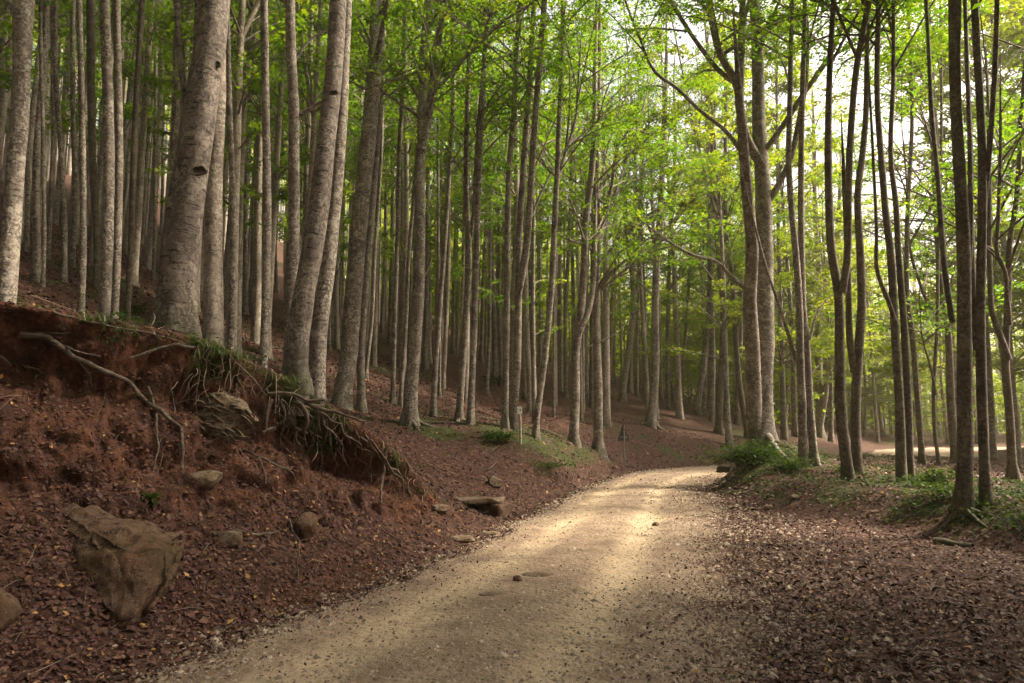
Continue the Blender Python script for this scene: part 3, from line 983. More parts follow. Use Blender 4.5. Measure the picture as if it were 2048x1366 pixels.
hero('slanting smooth beech right of the marker post, leaning uphill to the right', [(1071, 875), (1088, 728), (1102, 585), (1109, 443), (1114, 348), (1119, 220), (1125, 102), (1126, 0)], 16, 10, None, [([(1115, 360), (1133, 300), (1150, 246), (1156, 180)], 9, 5)], hb=6.5, n_limb=28, per=20)
hero('wavy beech at the road bend crossing behind its straight neighbour, forked low', [(1148, 887), (1152, 776), (1152, 704), (1160, 643), (1168, 538), (1171, 443), (1181, 362), (1186, 300), (1190, 120)], 23, 10, None, [([(1160, 660), (1176, 624), (1187, 560), (1190, 470)], 14, 8)], hb=6, n_limb=28, per=20)
hero('straight pale beech at the road bend with limbs fanning out to the right', [(1197, 904), (1197, 776), (1193, 633), (1195, 514), (1197, 460), (1193, 395), (1195, 300), (1197, 190), (1199, 60)], 23, 9, None,
     [([(1197, 470), (1209, 433), (1223, 371), (1240, 287), (1275, 240), (1316, 205)], 11, 3), ([(1198, 490), (1225, 400), (1262, 300), (1290, 200), (1310, 120)], 8, 3), ([(1202, 580), (1242, 547), (1295, 508), (1366, 486)], 6, 3), ([(1170, 696), (1200, 684), (1233, 666), (1280, 609)], 4, 2), ([(1200, 440), (1240, 380), (1300, 320), (1350, 290)], 6, 2), ([(1204, 520), (1250, 470), (1310, 420), (1370, 395)], 6, 2), ([(1197, 400), (1215, 300), (1250, 200), (1300, 130)], 6, 3)], hb=5.5, n_limb=44, per=34, length=4.4, el=(15, 50))
hero('slim straight trunk seen left of the wavy beech at the bend', [(1132, 796), (1131, 633), (1138, 490), (1145, 250)], 10, 7, None, hb=7)
hero('dark slim trunk squeezed behind the two pale trunks at the bend', [(1183, 816), (1184, 600), (1186, 350)], 10, 7, None, hb=7, mat=DARK)
hero('thin beech with splayed foot upslope right of the bend trunks', [(1218, 791), (1223, 633), (1228, 490), (1236, 250)], 9, 6, None, hb=7, mat=PALE)
hero('thin pale beech next in line behind the splayed-foot one', [(1228, 769), (1231, 600), (1236, 300)], 8, 6, None, hb=7, mat=PALE)
hero('curved pale beech forking into a lyre shape above the triangular sign', [(1245, 805), (1257, 704), (1266, 609), (1262, 538), (1254, 490), (1250, 380), (1252, 250)], 16, 7, None, [([(1266, 612), (1279, 545), (1281, 450), (1285, 330)], 9, 6)], hb=6, mat=PALE, n_limb=20)
hero('pale upright beech behind the lyre-shaped one, left of two', [(1261, 786), (1264, 600), (1270, 400), (1274, 250)], 10, 7, None, hb=7, mat=PALE)
hero('pale upright beech behind the lyre-shaped one, right of two', [(1274, 793), (1276, 620), (1280, 420), (1284, 250)], 9, 6, None, hb=7, mat=PALE)
hero('beech with a wide dark root foot on the brown slope beyond the bend', [(1303, 853), (1311, 728), (1310, 633), (1313, 514), (1319, 443), (1325, 330), (1332, 180)], 22, 10, None, [([(1320, 485), (1362, 424), (1414, 371), (1450, 320)], 6, 3), ([(1316, 500), (1290, 430), (1270, 360), (1262, 250)], 6, 3), ([(1318, 450), (1350, 350), (1390, 250), (1420, 180)], 6, 3)], hb=6, roots=6, flare=1.2, n_limb=34, per=30, length=4.2)
hero('slim beech behind the dark-rooted one with a long thin right limb', [(1336, 820), (1336, 681), (1338, 576), (1342, 450), (1350, 250)], 11, 7, None, [([(1339, 578), (1375, 530), (1409, 481), (1438, 438)], 4, 2)], hb=6)
hero('thin slanting beech at the edge of the light beyond the slope', [(1362, 820), (1374, 633), (1381, 490), (1390, 300)], 8, 6, None, hb=5)
hero('leaning broken beech at the slope end, left of two crossing trunks', [(1395, 829), (1407, 728), (1418, 640), (1424, 540)], 17, 7, None, hb=5)
hero('slim leaning beech touching the broken one at the slope end', [(1409, 829), (1413, 720), (1419, 560), (1424, 300)], 11, 7, None, hb=5)
hero('straight beech in front of the leaning pair at the slope end', [(1424, 843), (1424, 728), (1421, 585), (1419, 443), (1416, 250), (1414, 100)], 15, 8, None, hb=5, n_limb=22)
hero('forked dark beech right beside the straight one at the slope end', [(1438, 866), (1445, 728), (1446, 609), (1440, 550), (1430, 450), (1424, 300)], 17, 8, None, [([(1446, 606), (1448, 514), (1445, 400)], 10, 6)], hb=5, mat=DARK, n_limb=20)
hero('pale-footed beech just left of the large double tree on the mound', [(1474, 849), (1478, 720), (1482, 560), (1484, 380)], 13, 9, None, hb=5)
hero('thin dark beech bending behind the large double tree', [(1495, 878), (1481, 776), (1471, 633), (1466, 562), (1452, 467), (1450, 371), (1450, 300), (1452, 150)], 14, 8, None, hb=5, mat=DARK)
# --- the mound and the flat wood on the right
hero('largest tree on the right, a double-stemmed beech with spreading limbs on the mound', [(1529, 897), (1526, 860), (1522, 776), (1525, 700), (1526, 585), (1528, 490), (1528, 419), (1526, 330), (1521, 256), (1519, 128), (1512, 0)], 52, 23, 18.6,
     [([(1512, 880), (1508, 823), (1505, 704), (1500, 609), (1504, 490), (1495, 395), (1488, 307), (1484, 260)], 34, 17), ([(1524, 330), (1497, 287), (1480, 215), (1481, 128), (1486, 0)], 20, 14), ([(1480, 215), (1471, 164), (1442, 112), (1416, 0)], 16, 11), ([(1470, 165), (1448, 150), (1399, 92), (1345, 8)], 11, 6), ([(1500, 330), (1450, 261), (1399, 220), (1348, 172), (1316, 150), (1280, 77), (1250, 0)], 9, 5), ([(1530, 300), (1563, 256), (1609, 185), (1655, 118), (1702, 0)], 12, 9), ([(1530, 415), (1573, 338), (1599, 241), (1614, 102), (1610, 0)], 13, 9), ([(1504, 587), (1466, 557), (1428, 521), (1397, 514)], 10, 5)], mat=M_BARK, hb=10.5, n_limb=70, length=4.2, per=24, flare=.5, roots=4, el=(20, 60))
hero('left trunk of the close pair right of the mound tree, with dead hooked limb', [(1606, 931), (1602, 812), (1598, 751), (1595, 607), (1592, 530), (1585, 428), (1580, 325), (1583, 230), (1586, 100), (1588, 0)], 20, 10, None, [([(1592, 727), (1577, 670), (1561, 618), (1541, 561)], 8, 4), ([(1562, 620), (1560, 580), (1562, 550)], 4, 2)], hb=8.6, n_limb=44, per=34, length=4.4)
hero('right trunk of the close pair, knotted where it bends', [(1629, 930), (1620, 812), (1617, 700), (1610, 607), (1608, 505), (1605, 351), (1604, 205), (1606, 0)], 20, 10, None, [([(1620, 679), (1635, 625), (1669, 582)], 6, 3)], hb=8.6, n_limb=44, per=34, length=4.4)
hero('widely forked beech beyond the close pair, across the road', [(1641, 875), (1636, 710), (1638, 556), (1632, 420), (1628, 280)], 18, 8, None, [([(1640, 845), (1649, 787), (1659, 684), (1668, 607), (1675, 480), (1680, 350)], 15, 9)], hb=4, n_limb=44, per=34, length=4.4)
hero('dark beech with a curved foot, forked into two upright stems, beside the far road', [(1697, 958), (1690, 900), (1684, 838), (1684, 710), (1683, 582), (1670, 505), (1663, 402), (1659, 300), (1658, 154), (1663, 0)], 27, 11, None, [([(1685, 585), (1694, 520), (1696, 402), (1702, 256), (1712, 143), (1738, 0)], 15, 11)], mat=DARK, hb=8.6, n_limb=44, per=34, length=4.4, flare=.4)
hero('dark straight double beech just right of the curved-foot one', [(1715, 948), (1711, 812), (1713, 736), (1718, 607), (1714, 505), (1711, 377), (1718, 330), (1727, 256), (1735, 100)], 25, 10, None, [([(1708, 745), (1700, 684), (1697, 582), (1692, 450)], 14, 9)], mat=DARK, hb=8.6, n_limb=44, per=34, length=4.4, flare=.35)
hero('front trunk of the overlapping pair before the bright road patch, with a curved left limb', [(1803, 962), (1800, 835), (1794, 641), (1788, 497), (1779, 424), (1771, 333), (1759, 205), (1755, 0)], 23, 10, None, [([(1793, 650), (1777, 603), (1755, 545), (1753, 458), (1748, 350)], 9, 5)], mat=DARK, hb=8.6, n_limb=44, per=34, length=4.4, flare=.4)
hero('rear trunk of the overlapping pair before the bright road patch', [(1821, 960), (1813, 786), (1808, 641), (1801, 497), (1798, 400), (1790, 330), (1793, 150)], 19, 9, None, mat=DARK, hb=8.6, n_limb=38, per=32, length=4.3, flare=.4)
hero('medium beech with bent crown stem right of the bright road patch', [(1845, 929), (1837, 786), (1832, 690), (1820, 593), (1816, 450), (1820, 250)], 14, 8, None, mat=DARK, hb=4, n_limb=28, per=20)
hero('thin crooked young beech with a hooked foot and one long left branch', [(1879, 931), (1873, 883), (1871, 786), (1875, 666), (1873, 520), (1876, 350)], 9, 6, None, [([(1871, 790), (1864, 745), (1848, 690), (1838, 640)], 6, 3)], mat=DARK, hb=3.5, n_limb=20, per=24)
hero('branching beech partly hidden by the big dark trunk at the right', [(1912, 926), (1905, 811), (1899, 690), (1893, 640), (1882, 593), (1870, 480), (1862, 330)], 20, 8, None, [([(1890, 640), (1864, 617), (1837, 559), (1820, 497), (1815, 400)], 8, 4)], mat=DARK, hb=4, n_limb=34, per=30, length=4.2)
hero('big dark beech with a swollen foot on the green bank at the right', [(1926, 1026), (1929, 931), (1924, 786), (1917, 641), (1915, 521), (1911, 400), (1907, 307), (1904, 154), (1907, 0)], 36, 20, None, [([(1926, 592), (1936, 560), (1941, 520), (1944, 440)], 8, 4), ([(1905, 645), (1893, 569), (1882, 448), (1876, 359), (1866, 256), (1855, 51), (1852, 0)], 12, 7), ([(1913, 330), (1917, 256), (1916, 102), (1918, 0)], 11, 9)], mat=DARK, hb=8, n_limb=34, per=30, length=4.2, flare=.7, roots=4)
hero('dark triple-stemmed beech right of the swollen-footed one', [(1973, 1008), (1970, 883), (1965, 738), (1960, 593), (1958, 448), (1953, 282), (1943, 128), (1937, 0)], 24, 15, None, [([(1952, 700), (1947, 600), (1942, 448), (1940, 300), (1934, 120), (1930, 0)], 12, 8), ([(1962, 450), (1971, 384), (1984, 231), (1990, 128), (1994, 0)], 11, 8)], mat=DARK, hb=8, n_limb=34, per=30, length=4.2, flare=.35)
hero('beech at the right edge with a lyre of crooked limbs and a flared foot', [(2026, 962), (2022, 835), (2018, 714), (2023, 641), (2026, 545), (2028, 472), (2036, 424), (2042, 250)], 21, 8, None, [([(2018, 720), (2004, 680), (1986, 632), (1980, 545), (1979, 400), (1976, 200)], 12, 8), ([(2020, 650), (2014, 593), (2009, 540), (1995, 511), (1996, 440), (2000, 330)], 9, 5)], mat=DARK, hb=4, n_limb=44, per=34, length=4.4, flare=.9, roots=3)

# --- the wood filled in behind: every trunk still a tree of its own
TXY = [tuple(t) for t in tree_xy]
HERO_POLAR = []


def free(x, y, dmin):
    for a, b in TXY:
        if (a - x) ** 2 + (b - y) ** 2 < dmin * dmin: return False
    return True


def blocked_view(x, y):
    """keeps filled-in trees from standing in front of a traced one."""
    az = math.atan2(x, y)
    r = math.hypot(x, y)
    if not HERO_POLAR: HERO_POLAR.extend((math.hypot(a, b), math.atan2(a, b)) for a, b in tree_xy)
    for rr, aa in HERO_POLAR:
        if rr > r and abs(aa - az) < .010: return True
    return False


def scatter_trees(n, azr, rr, dmin, ok, kind, scr, name, cat, lab, group, fwd=True):
    made = tries = 0
    while made < n and tries < n * 60:
        tries += 1
        az = R(random.uniform(*azr))
        r = math.sqrt(random.uniform(rr[0] ** 2, rr[1] ** 2))
        x, y = math.sin(az) * r, math.cos(az) * r
        if not ok(x, y) or not free(x, y, dmin): continue
        if fwd and blocked_view(x, y): continue
        if r < 48 and in_gap(x, y, zat(x, y) - (5 if kind == 'low' else 0)): continue
        TXY.append((x, y))
        place_proto(kind, random.randrange(99), (x, y, zat(x, y) - .02), random.uniform(0, 6.28), random.uniform(*scr), name, lab, cat, group)
        made += 1
    return made


def _road(x, y, L):
    return float(poly(np.array([x]), np.array([y]), L)[0][0])


up_slope = lambda x, y: _road(x, y, LEFT) > 2.0
right_wood = lambda x, y: _road(x, y, RIGHT) < -1.6 or (_road(x, y, LEFT) > 1.5)
scatter_trees(58, (-43, -17), (17.0, 34), 1.5, up_slope, 'tall', (.85, 1.12), 'beech_tree', 'tree', 'slender beech in the crowded dim rows behind the left bank', 'beeches in the dim rows behind the left bank')
scatter_trees(60, (-17, 2), (25, 42), 1.6, up_slope, 'tall', (.85, 1.15), 'beech_tree', 'tree', 'pale slender beech in the close ranks high on the red slope', 'beeches in ranks high on the red slope')
scatter_trees(32, (2, 13), (32, 46), 1.9, up_slope, 'tall', (.85, 1.15), 'beech_tree', 'tree', 'pale straight beech in the light-filled ranks behind the road bend', 'beeches in the light behind the road bend')
scatter_trees(46, (-43, -10), (34, 50), 1.9, up_slope, 'tall', (.9, 1.2), 'beech_tree', 'tree', 'faint thin beech near the brow of the left hillside', 'beeches at the brow of the left hillside')
scatter_trees(26, (17, 41), (28, 43), 2.3, lambda x, y: _road(x, y, RIGHT) < -1.8 or _road(x, y, LEFT) > 1.8, 'edge', (1.15, 1.4), 'beech_tree', 'tree', 'slender tree leafy nearly to its foot in the wood around the far road', 'leafy slender trees around the far road')
scatter_trees(30, (15, 46), (24, 58), 2.6, lambda x, y: up_slope(x, y) or (_road(x, y, RIGHT) < -2.5), 'edge', (.85, 1.15), 'beech_tree', 'tree', 'slender tree leafy nearly to its foot in the wood around the far road', 'leafy slender trees around the far road')
scatter_trees(46, (15, 46), (33, 66), 2.4, lambda x, y: _road(x, y, LEFT) > 2.2 or (_road(x, y, RIGHT) < -3 and math.hypot(x, y) > 36), 'low', (.75, 1.35), 'young_beech', 'young tree', 'bushy young beech in bright leaf down to the ground beyond the road', 'young beeches in leaf beyond the road')
scatter_trees(42, (-12, 22), (42, 64), 2.2, up_slope, 'low', (.6, 1.05), 'young_beech', 'young tree', 'light green young beech under the tall trunks far up the slope', 'young beeches far up the slope')
scatter_trees(11, (24, 46), (19, 33), 2.6, lambda x, y: _road(x, y, RIGHT) < -2.5, 'low', (.7, 1.0), 'young_beech', 'young tree', 'young beech with layered sprays among the dark trunks on the right', 'young beeches among the dark right trunks')
for x, y in ((9.2, 5.8), (12.2, 8.6), (14.8, 5.4), (10.8, 2.2), (7.6, 2.8), (17.5, 9.5), (16.5, 13.2), (20.5, 13.5)):  # unseen dense beeches added on the right to shade bank and road
    if in_gap(x, y, zat(x, y)): continue
    TXY.append((x, y))
    place_proto('shade', int(x * 3), (x, y, zat(x, y) - .02), x, 1.05, 'beech_tree', 'unseen beech of the same wood, added for shade on the flat ground past the right edge', 'tree', 'shade beeches added past the right edge')
for x, y, kd, s in ((15.2, 22.4, 'edge', 1.15), (18.6, 25.5, 'edge', 1.2), (13.6, 24.6, 'edge', 1.1), (21.5, 31, 'edge', 1.2)):
    if in_gap(x, y, zat(x, y)): continue
    TXY.append((x, y))
    place_proto(kd, int(x * 3), (x, y, zat(x, y) - .02), x, s, 'beech_tree', 'slender tree leafy nearly to its foot in the wood around the far road', 'tree', 'leafy slender trees around the far road')
for x, y in ((6.7, 33.5), (4.2, 30.5), (8.8, 36)):
    if not free(x, y, 1.0): x += .8
    TXY.append((x, y))
    place_proto('tall', int(x * 7), (x, y, zat(x, y) - .02), x, 1.15, 'beech_tree', 'pale straight beech in the light-filled ranks behind the road bend', 'tree', 'beeches in the light behind the road bend')
# the same wood goes on beside and behind the viewer, unseen trees added for shade
scatter_trees(34, (100, 260), (5, 18), 2.6, lambda x, y: abs(x) > 3.2 and not (-9 < x < 0 and y > 0), 'shade', (.95, 1.2), 'beech_tree', 'tree', 'unseen beech of the same wood, added for shade beside the road behind the viewpoint', 'shade beeches added behind the viewpoint', False)
scatter_trees(22, (46, 100), (7, 22), 2.8, lambda x, y: x > 6.5, 'shade', (.95, 1.2), 'beech_tree', 'tree', 'unseen beech of the same wood, added for shade on the flat ground past the right edge', 'shade beeches added past the right edge', False)
scatter_trees(14, (260, 314), (9, 22), 2.6, lambda x, y: x < -8, 'shade', (.95, 1.2), 'beech_tree', 'tree', 'unseen beech of the same wood, added for shade on the spur past the left edge', 'shade beeches added past the left edge', False)


def far_wood(n_tree, n_low, n_thin):
    wt, V_, Q_, T_, off = MB(), [], [], [], 0
    k = t_ = 0
    g = np.random.default_rng(77)
    while k < n_tree + n_low + n_thin and t_ < 30000:
        t_ += 1
        thin = k < n_thin
        low = k >= n_tree + n_thin
        az = R(g.uniform(10, 50) if low else g.uniform(-46, 50))
        r = math.sqrt(g.uniform((58 if low else 47) ** 2, (105 if low else 125) ** 2))
        if low and k % 2:
            az = R(g.uniform(-13, 26))
            r = math.sqrt(g.uniform(47 ** 2, 80 ** 2))
        if not low and not thin and -.24 < az < .46 and r < 84: continue
        if thin:
            az = R(g.uniform(-42, 11))
            r = math.sqrt(g.uniform(30 ** 2, 52 ** 2))
        x, y = math.sin(az) * r, math.cos(az) * r
        if thin and (blocked_view(x, y) or not up_slope(x, y)): continue
        if abs(_road(x, y, LEFT)) < 3.5 or abs(_road(x, y, RIGHT)) < 3.5 or not free(x, y, 1.1 if thin else 1.9): continue
        TXY.append((x, y))
        k += 1
        z0 = zat(x, y)
        H = g.uniform(5, 11) if low else g.uniform(18, 23)
        hb = .4 if low else g.uniform(3.5, 9.5) if -.30 < az < .25 else g.uniform(1.5, 7) if az >= .25 else g.uniform(6, 9.5)
        lean = g.normal(0, .5, 2)
        t = np.linspace(0, 1, 5)
        P = np.stack([x + lean[0] * t ** 2, y + lean[1] * t ** 2, z0 - .2 + (H + .2) * t], 1)
        r0 = g.uniform(.06, .1) if low or thin else g.uniform(.12, .19)
        wt.add(*tube(P, r0 * (1.15 - t), 5))
        m = 324 if low else 48 if thin else 144
        nc = m // 12
        ch = g.uniform(hb, H, nc)
        ca = g.uniform(0, 6.28, nc)
        crr = np.sqrt(g.random(nc)) * (2.4 if low else 2.5) * (1.05 - .6 * ((ch - hb) / (H - hb)) ** 2)
        C = np.stack([x + np.cos(ca) * crr, y + np.sin(ca) * crr, z0 + ch], 1)
        Pp = np.repeat(C, 12, 0) + g.normal(0, 1, (nc * 12, 3)) * np.array((.5, .5, .14))
        V, Q = leaves(Pp, g.normal(0, 1, (len(Pp), 3)) * np.array((1, 1, .3)), np.array((0, 0, 1.)) + g.normal(0, .5, (len(Pp), 3)), g.uniform(.28, .5, len(Pp)), .6, .1)
        V_.append(V); Q_.append(Q + off); off += len(V)
        T_.append(np.repeat(np.clip(np.repeat(g.normal(.55, .16, nc), 12) + g.normal(0, .1, len(Pp)), 0, 1), 4))
    o = link('distant_forest', wt.mesh('distant_trunks', M_BARK_PALE))
    tag(o, 'dense far-off wood of thin trunks and sunlit leaves', None, None, 'stuff')
    f = link('distant_foliage', mesh_from('distant_foliage', np.concatenate(V_), np.concatenate(Q_), M_LEAF_SUNLIT, np.concatenate(T_)), o)
    tag(f, kind='stuff')


far_wood(820, 330, 230)

# ------------------------------------------------------------------ rocks
def rock(name, label, cat, px, py, w, h, d, mat, seed, rz=0, cuts=7, sink=.3, rough=.10, sub=4, tilt=(0, 0), group=None, lift=0.0, parent_at=None, deep=1.0):
    g = np.random.default_rng(seed)
    bm = bmesh.new()
    bmesh.ops.create_icosphere(bm, subdivisions=sub, radius=1)
    V = np.array([v.co[:] for v in bm.verts])
    for k in range(cuts):
        nrm = g.normal(0, 1, 3)
        nrm /= np.linalg.norm(nrm)
        lim = g.uniform(.55, .82)
        dd = V @ nrm
        V = V - np.outer(np.maximum(dd - lim, 0), nrm) * .96
    V = V * (1 + rough * fbm(V * 2.2 + seed, seed, 5)[:, None])
    V = V / np.abs(V).max(0) * np.array((w, d, h)) * .5
    for v, c in zip(bm.verts, V): v.co = c
    me = bpy.data.meshes.new(name)
    bm.to_mesh(me)
    bm.free()
    me.polygons.foreach_set('use_smooth', np.ones(len(me.polygons), bool))
    me.materials.append(mat)
    o = link(name, me)
    p = hit(px, py) if parent_at is None else parent_at
    o.location = (p[0], p[1], p[2] + h * .5 - h * sink + lift)
    o.rotation_euler = (tilt[0], tilt[1], rz)
    return tag(o, label, cat, group)


def shaped_rock(name, label, cat, outline, Y, thick, mat, seed, lean=(0, 0), rough=.05, bevel=.12, res=44):
    """a stone whose front follows an outline (pixels, at depth Y); real rounded depth behind it."""
    O = np.array([at(px, py, Y) for px, py in outline])
    c = O.mean(0)
    L = O - c
    per = np.linalg.norm(np.diff(np.vstack([L, L[:1]]), axis=0), axis=1)
    s = np.concatenate([[0], np.cumsum(per)])
    n = 96
    u = np.linspace(0, s[-1], n, endpoint=False)
    LL = np.vstack([L, L[:1]])
    ring = np.stack([np.interp(u, s, LL[:, k]) for k in range(3)], 1)
    ring = (ring + np.roll(ring, 1, 0) * .5 + np.roll(ring, -1, 0) * .5) / 2
    V = [np.array([[0, -thick * .5, 0]])]
    prof = [(k / res, -thick * .5 * (1 - .15 * (k / res) ** 2)) for k in range(3, res - 3, 2)] + [(.93, -thick * .36), (.985, -thick * .2), (1.0, 0), (.97, thick * .25), (.8, thick * .5)]
    for f, yy in prof:
        r = ring * f
        r = r + np.array((0, 1, 0)) * yy
        r[:, 1] += lean[0] * r[:, 0] + lean[1] * r[:, 2]
        V.append(r)
    V = np.concatenate(V)
    g = np.random.default_rng(seed)
    E = np.abs(V).max(0)
    for k in range(16):
        nr = g.normal(0, 1, 3)
        nr[1] = -abs(nr[1]) - .35
        nr /= np.linalg.norm(nr)
        lim = g.uniform(.62, .9)
        W_ = V / E
        dd = W_ @ nr
        V = (W_ - np.outer(np.maximum(dd - lim, 0), nr) * .9) * E
    V = V + (np.abs(fbm(V * 5.5 + seed, seed + 5, 4, .6)) * rough * .9)[:, None] * np.array((.2, 1, .3))
    V = V + (fbm(V * 2.4 + seed, seed, 5, .55) * rough * 2.2)[:, None] * np.array((.5, 1, .5)) + (fbm(V * 9 + seed, seed + 3, 3) * rough * .35)[:, None]
    Q = []
    tri = [(0, 1 + (k + 1) % n, 1 + k) for k in range(n)]
    for r in range(len(prof) - 1):
        a = 1 + r * n
        for k in range(n): Q.append((a + k, a + (k + 1) % n, a + n + (k + 1) % n, a + n + k))
    me = mesh_from(name, V, [np.array(tri), np.array(Q)], mat)
    o = link(name, me)
    o.location = tuple(c)
    return tag(o, label, cat)




def hull_rock(name, label, cat, pts, mat, seed, noise=.03, cuts=13):
    """angular block: the hull of a few corners, its faces roughened, its edges chipped."""
    P = np.array([at(*p) for p in pts])
    c = P.mean(0)
    bm = bmesh.new()
    for q in P - c: bm.verts.new(q)
    res = bmesh.ops.convex_hull(bm, input=bm.verts[:])
    bmesh.ops.delete(bm, geom=[v for v in bm.verts if not v.link_faces], context='VERTS')
    bmesh.ops.recalc_face_normals(bm, faces=bm.faces[:])
    bmesh.ops.bevel(bm, geom=bm.edges[:], offset=.045, segments=3, affect='EDGES')
    bmesh.ops.triangulate(bm, faces=bm.faces[:])
    for _ in range(5):
        lng = [e for e in bm.edges if e.calc_length() > .045]
        if not lng: break
        bmesh.ops.subdivide_edges(bm, edges=lng, cuts=1)
        bmesh.ops.triangulate(bm, faces=[f for f in bm.faces if len(f.verts) > 3])
    bm.normal_update()
    V = np.array([v.co[:] for v in bm.verts])
    Nv = np.array([v.normal[:] for v in bm.verts])
    d = fbm(V * 2.6 + seed, seed, 5, .6) * noise * 1.6 + fbm(V * 13 + seed, seed + 2, 3, .6) * noise * .35
    d = d - np.maximum(fbm(V * 4.5 + seed * 2, seed + 4, 3) - .18, 0) * noise * 4
    st = fbm(V * np.array((1.2, 1.2, 9)) + seed, seed + 6, 3) * noise * .8
    V = V + Nv * (d + st)[:, None]
    for v, q in zip(bm.verts, V): v.co = q
    me = bpy.data.meshes.new(name)
    bm.to_mesh(me); bm.free()
    me.polygons.foreach_set('use_smooth', np.ones(len(me.polygons), bool))
    me.materials.append(mat)
    o = link(name, me)
    o.location = tuple(c)
    return tag(o, label, cat)


hull_rock('boulder', 'large angular brown sandstone boulder half buried at the foot of the bank', 'boulder', [(62, 1002, 6.15), (125, 990, 6.2), (205, 1030, 6.1), (300, 1050, 6.1), (372, 1066, 5.9), (120, 1120, 5.62), (240, 1105, 5.36), (358, 1098, 5.48), (150, 1200, 5.36), (225, 1255, 5.02), (285, 1240, 5.08), (88, 1095, 5.78), (346, 1160, 5.34), (110, 1160, 6.5), (350, 1170, 6.5), (200, 1260, 6.3)], M_ROCK, 5)
SLAB = shaped_rock('stone_slab', 'flaky pale stone slab set in the bank face below the grass', 'rock', [(375, 790), (420, 778), (470, 800), (505, 830), (530, 858), (527, 880), (480, 888), (430, 884), (398, 872), (380, 830)], 7.95, .30, M_SLAB, 8, (-.25, .55), .045)
gs = np.random.default_rng(4)
for i in range(46):
    px, py = gs.uniform(385, 522), gs.uniform(785, 880)
    if py < 775 + (px - 385) * .42 or py > 842 + (px - 385) * .55: continue
    rx = at(px, py, 7.95) - np.array(SLAB.location)
    yy = SLAB.location[1] - .25 * rx[0] + .55 * rx[2] - .14
    bm = bmesh.new()
    bmesh.ops.create_icosphere(bm, subdivisions=2, radius=1)
    sx, sy, sz = gs.uniform(.05, .13), gs.uniform(.012, .028), gs.uniform(.025, .06)
    for v in bm.verts:
        c = v.co
        nn = 1 + gs.normal(0, .10)
        v.co = (max(-.8, min(.8, c.x * nn)) * sx, max(-.6, min(.6, c.y)) * sy, max(-.8, min(.75, c.z * nn)) * sz)
    me = bpy.data.meshes.new('flake')
    bm.to_mesh(me); bm.free()
    me.materials.append(M_SLAB)
    f = link('flake', me, SLAB)
    f.location = (rx[0], yy - SLAB.location[1], rx[2])
    f.rotation_euler = (gs.normal(.55, .15), gs.normal(.45, .18), gs.normal(-.15, .15))
rock('stone', 'small flat brown stone on the bank below the flaky slab', 'stone', 410, 965, .34, .20, .26, M_STONE, 11, .4)
rock('stone', 'rounded grey stone bedded in the bank between hanging roots', 'stone', 612, 1062, .34, .34, .26, M_ROCK, 12, 1.2, sink=.4)
rock('boulder', 'mossy grey boulder cut off at the lower left corner', 'boulder', -24, 1240, .36, .40, .34, M_ROCK, 13, .3)
rock('stone', 'small brown stone right of the large boulder', 'stone', 462, 1085, .26, .16, .22, M_STONE, 15, .9)
rock('stone', 'flat pale stone at the ditch edge beside the gravel', 'stone', 918, 1080, .46, .10, .30, M_STONE, 16, .2, sink=.35)
rock('stone', 'second flat stone sunk in gravel right of the ditch stone', 'stone', 985, 1068, .40, .08, .24, M_STONE, 17, -.2, sink=.5)
rock('stone', 'round stone sitting above the culvert lintel', 'stone', 991, 972, .34, .30, .30, M_STONE, 18, .5, sink=.25)
rock('stone', 'small flat stone in front of the culvert, left side', 'stone', 878, 1020, .34, .12, .24, M_STONE, 19, .1)
rock('stone', 'pale stone chip in front of the culvert opening', 'stone', 972, 1030, .16, .10, .12, M_STONE, 20, .1)
rock('stone', 'flat stone embedded in the road with a pale worn top', 'stone', 1078, 1148, .36, .05, .26, M_STONE, 21, .1, sink=.55, sub=3)
rock('stone', 'small dark loose stone on the road beside the embedded one', 'stone', 1035, 1161, .10, .08, .09, M_ROCK, 22, .1, sub=3)
rock('stone', 'small lone stone in the sunlit middle of the road', 'stone', 1312, 1051, .13, .08, .10, M_ROCK, 23, .6, sub=3)
rock('stone', 'flat stone streak in the near road surface', 'stone', 985, 1188, .26, .04, .12, M_STONE, 24, .2, sink=.55, sub=3)
rock('stone', 'pale stone among leaves on the right bank foot', 'stone', 1538, 1018, .22, .12, .16, M_STONE, 25, .2, sub=3)
rock('stone', 'tan flat stone on the right bank below the mound', 'stone', 1592, 996, .26, .10, .18, M_STONE, 26, .5, sub=3)

# culvert: lintel on two side stones in front of a dark opening
cb = hit(950, 1020)
cu = empty('stone_culvert', cb)
tag(cu, 'low stone culvert with a flat lintel in the leafy ditch', 'culvert')


def block(name, parent, c, size, seed, rz=0, mat=M_STONE):
    bm = bmesh.new()
    bmesh.ops.create_cube(bm, size=1)
    bmesh.ops.subdivide_edges(bm, edges=bm.edges[:], cuts=7, use_grid_fill=True)
    V = np.array([v.co[:] for v in bm.verts])
    V = V / np.maximum(np.linalg.norm(V, ord=6, axis=1), 1e-6)[:, None] * np.abs(V).max(1)[:, None]
    V = V * np.array(size)
    V = V + (fbm(V * 4 + seed, seed, 4))[:, None] * .085
    for v, q in zip(bm.verts, V): v.co = q
    me = bpy.data.meshes.new(name)
    bm.to_mesh(me); bm.free()
    me.polygons.foreach_set('use_smooth', np.ones(len(me.polygons), bool))
    me.materials.append(mat)
    o = link(name, me, parent)
    o.location = c
    o.rotation_euler = (0, .03, rz)
    return o


block('lintel', cu, (0, .05, .16), (1.05, .50, .10), 1, .05)
block('side_stone', cu, (-.34, .02, .0), (.34, .5, .34), 2, .1)
block('side_stone', cu, (.44, -.02, -.03), (.30, .42, .32), 3, -.7, M_ROCK)
block('dark_backing', cu, (.05, .40, .0), (.7, .16, .34), 4, 0, M_ROCK)  # dark block put in for the shade inside the opening

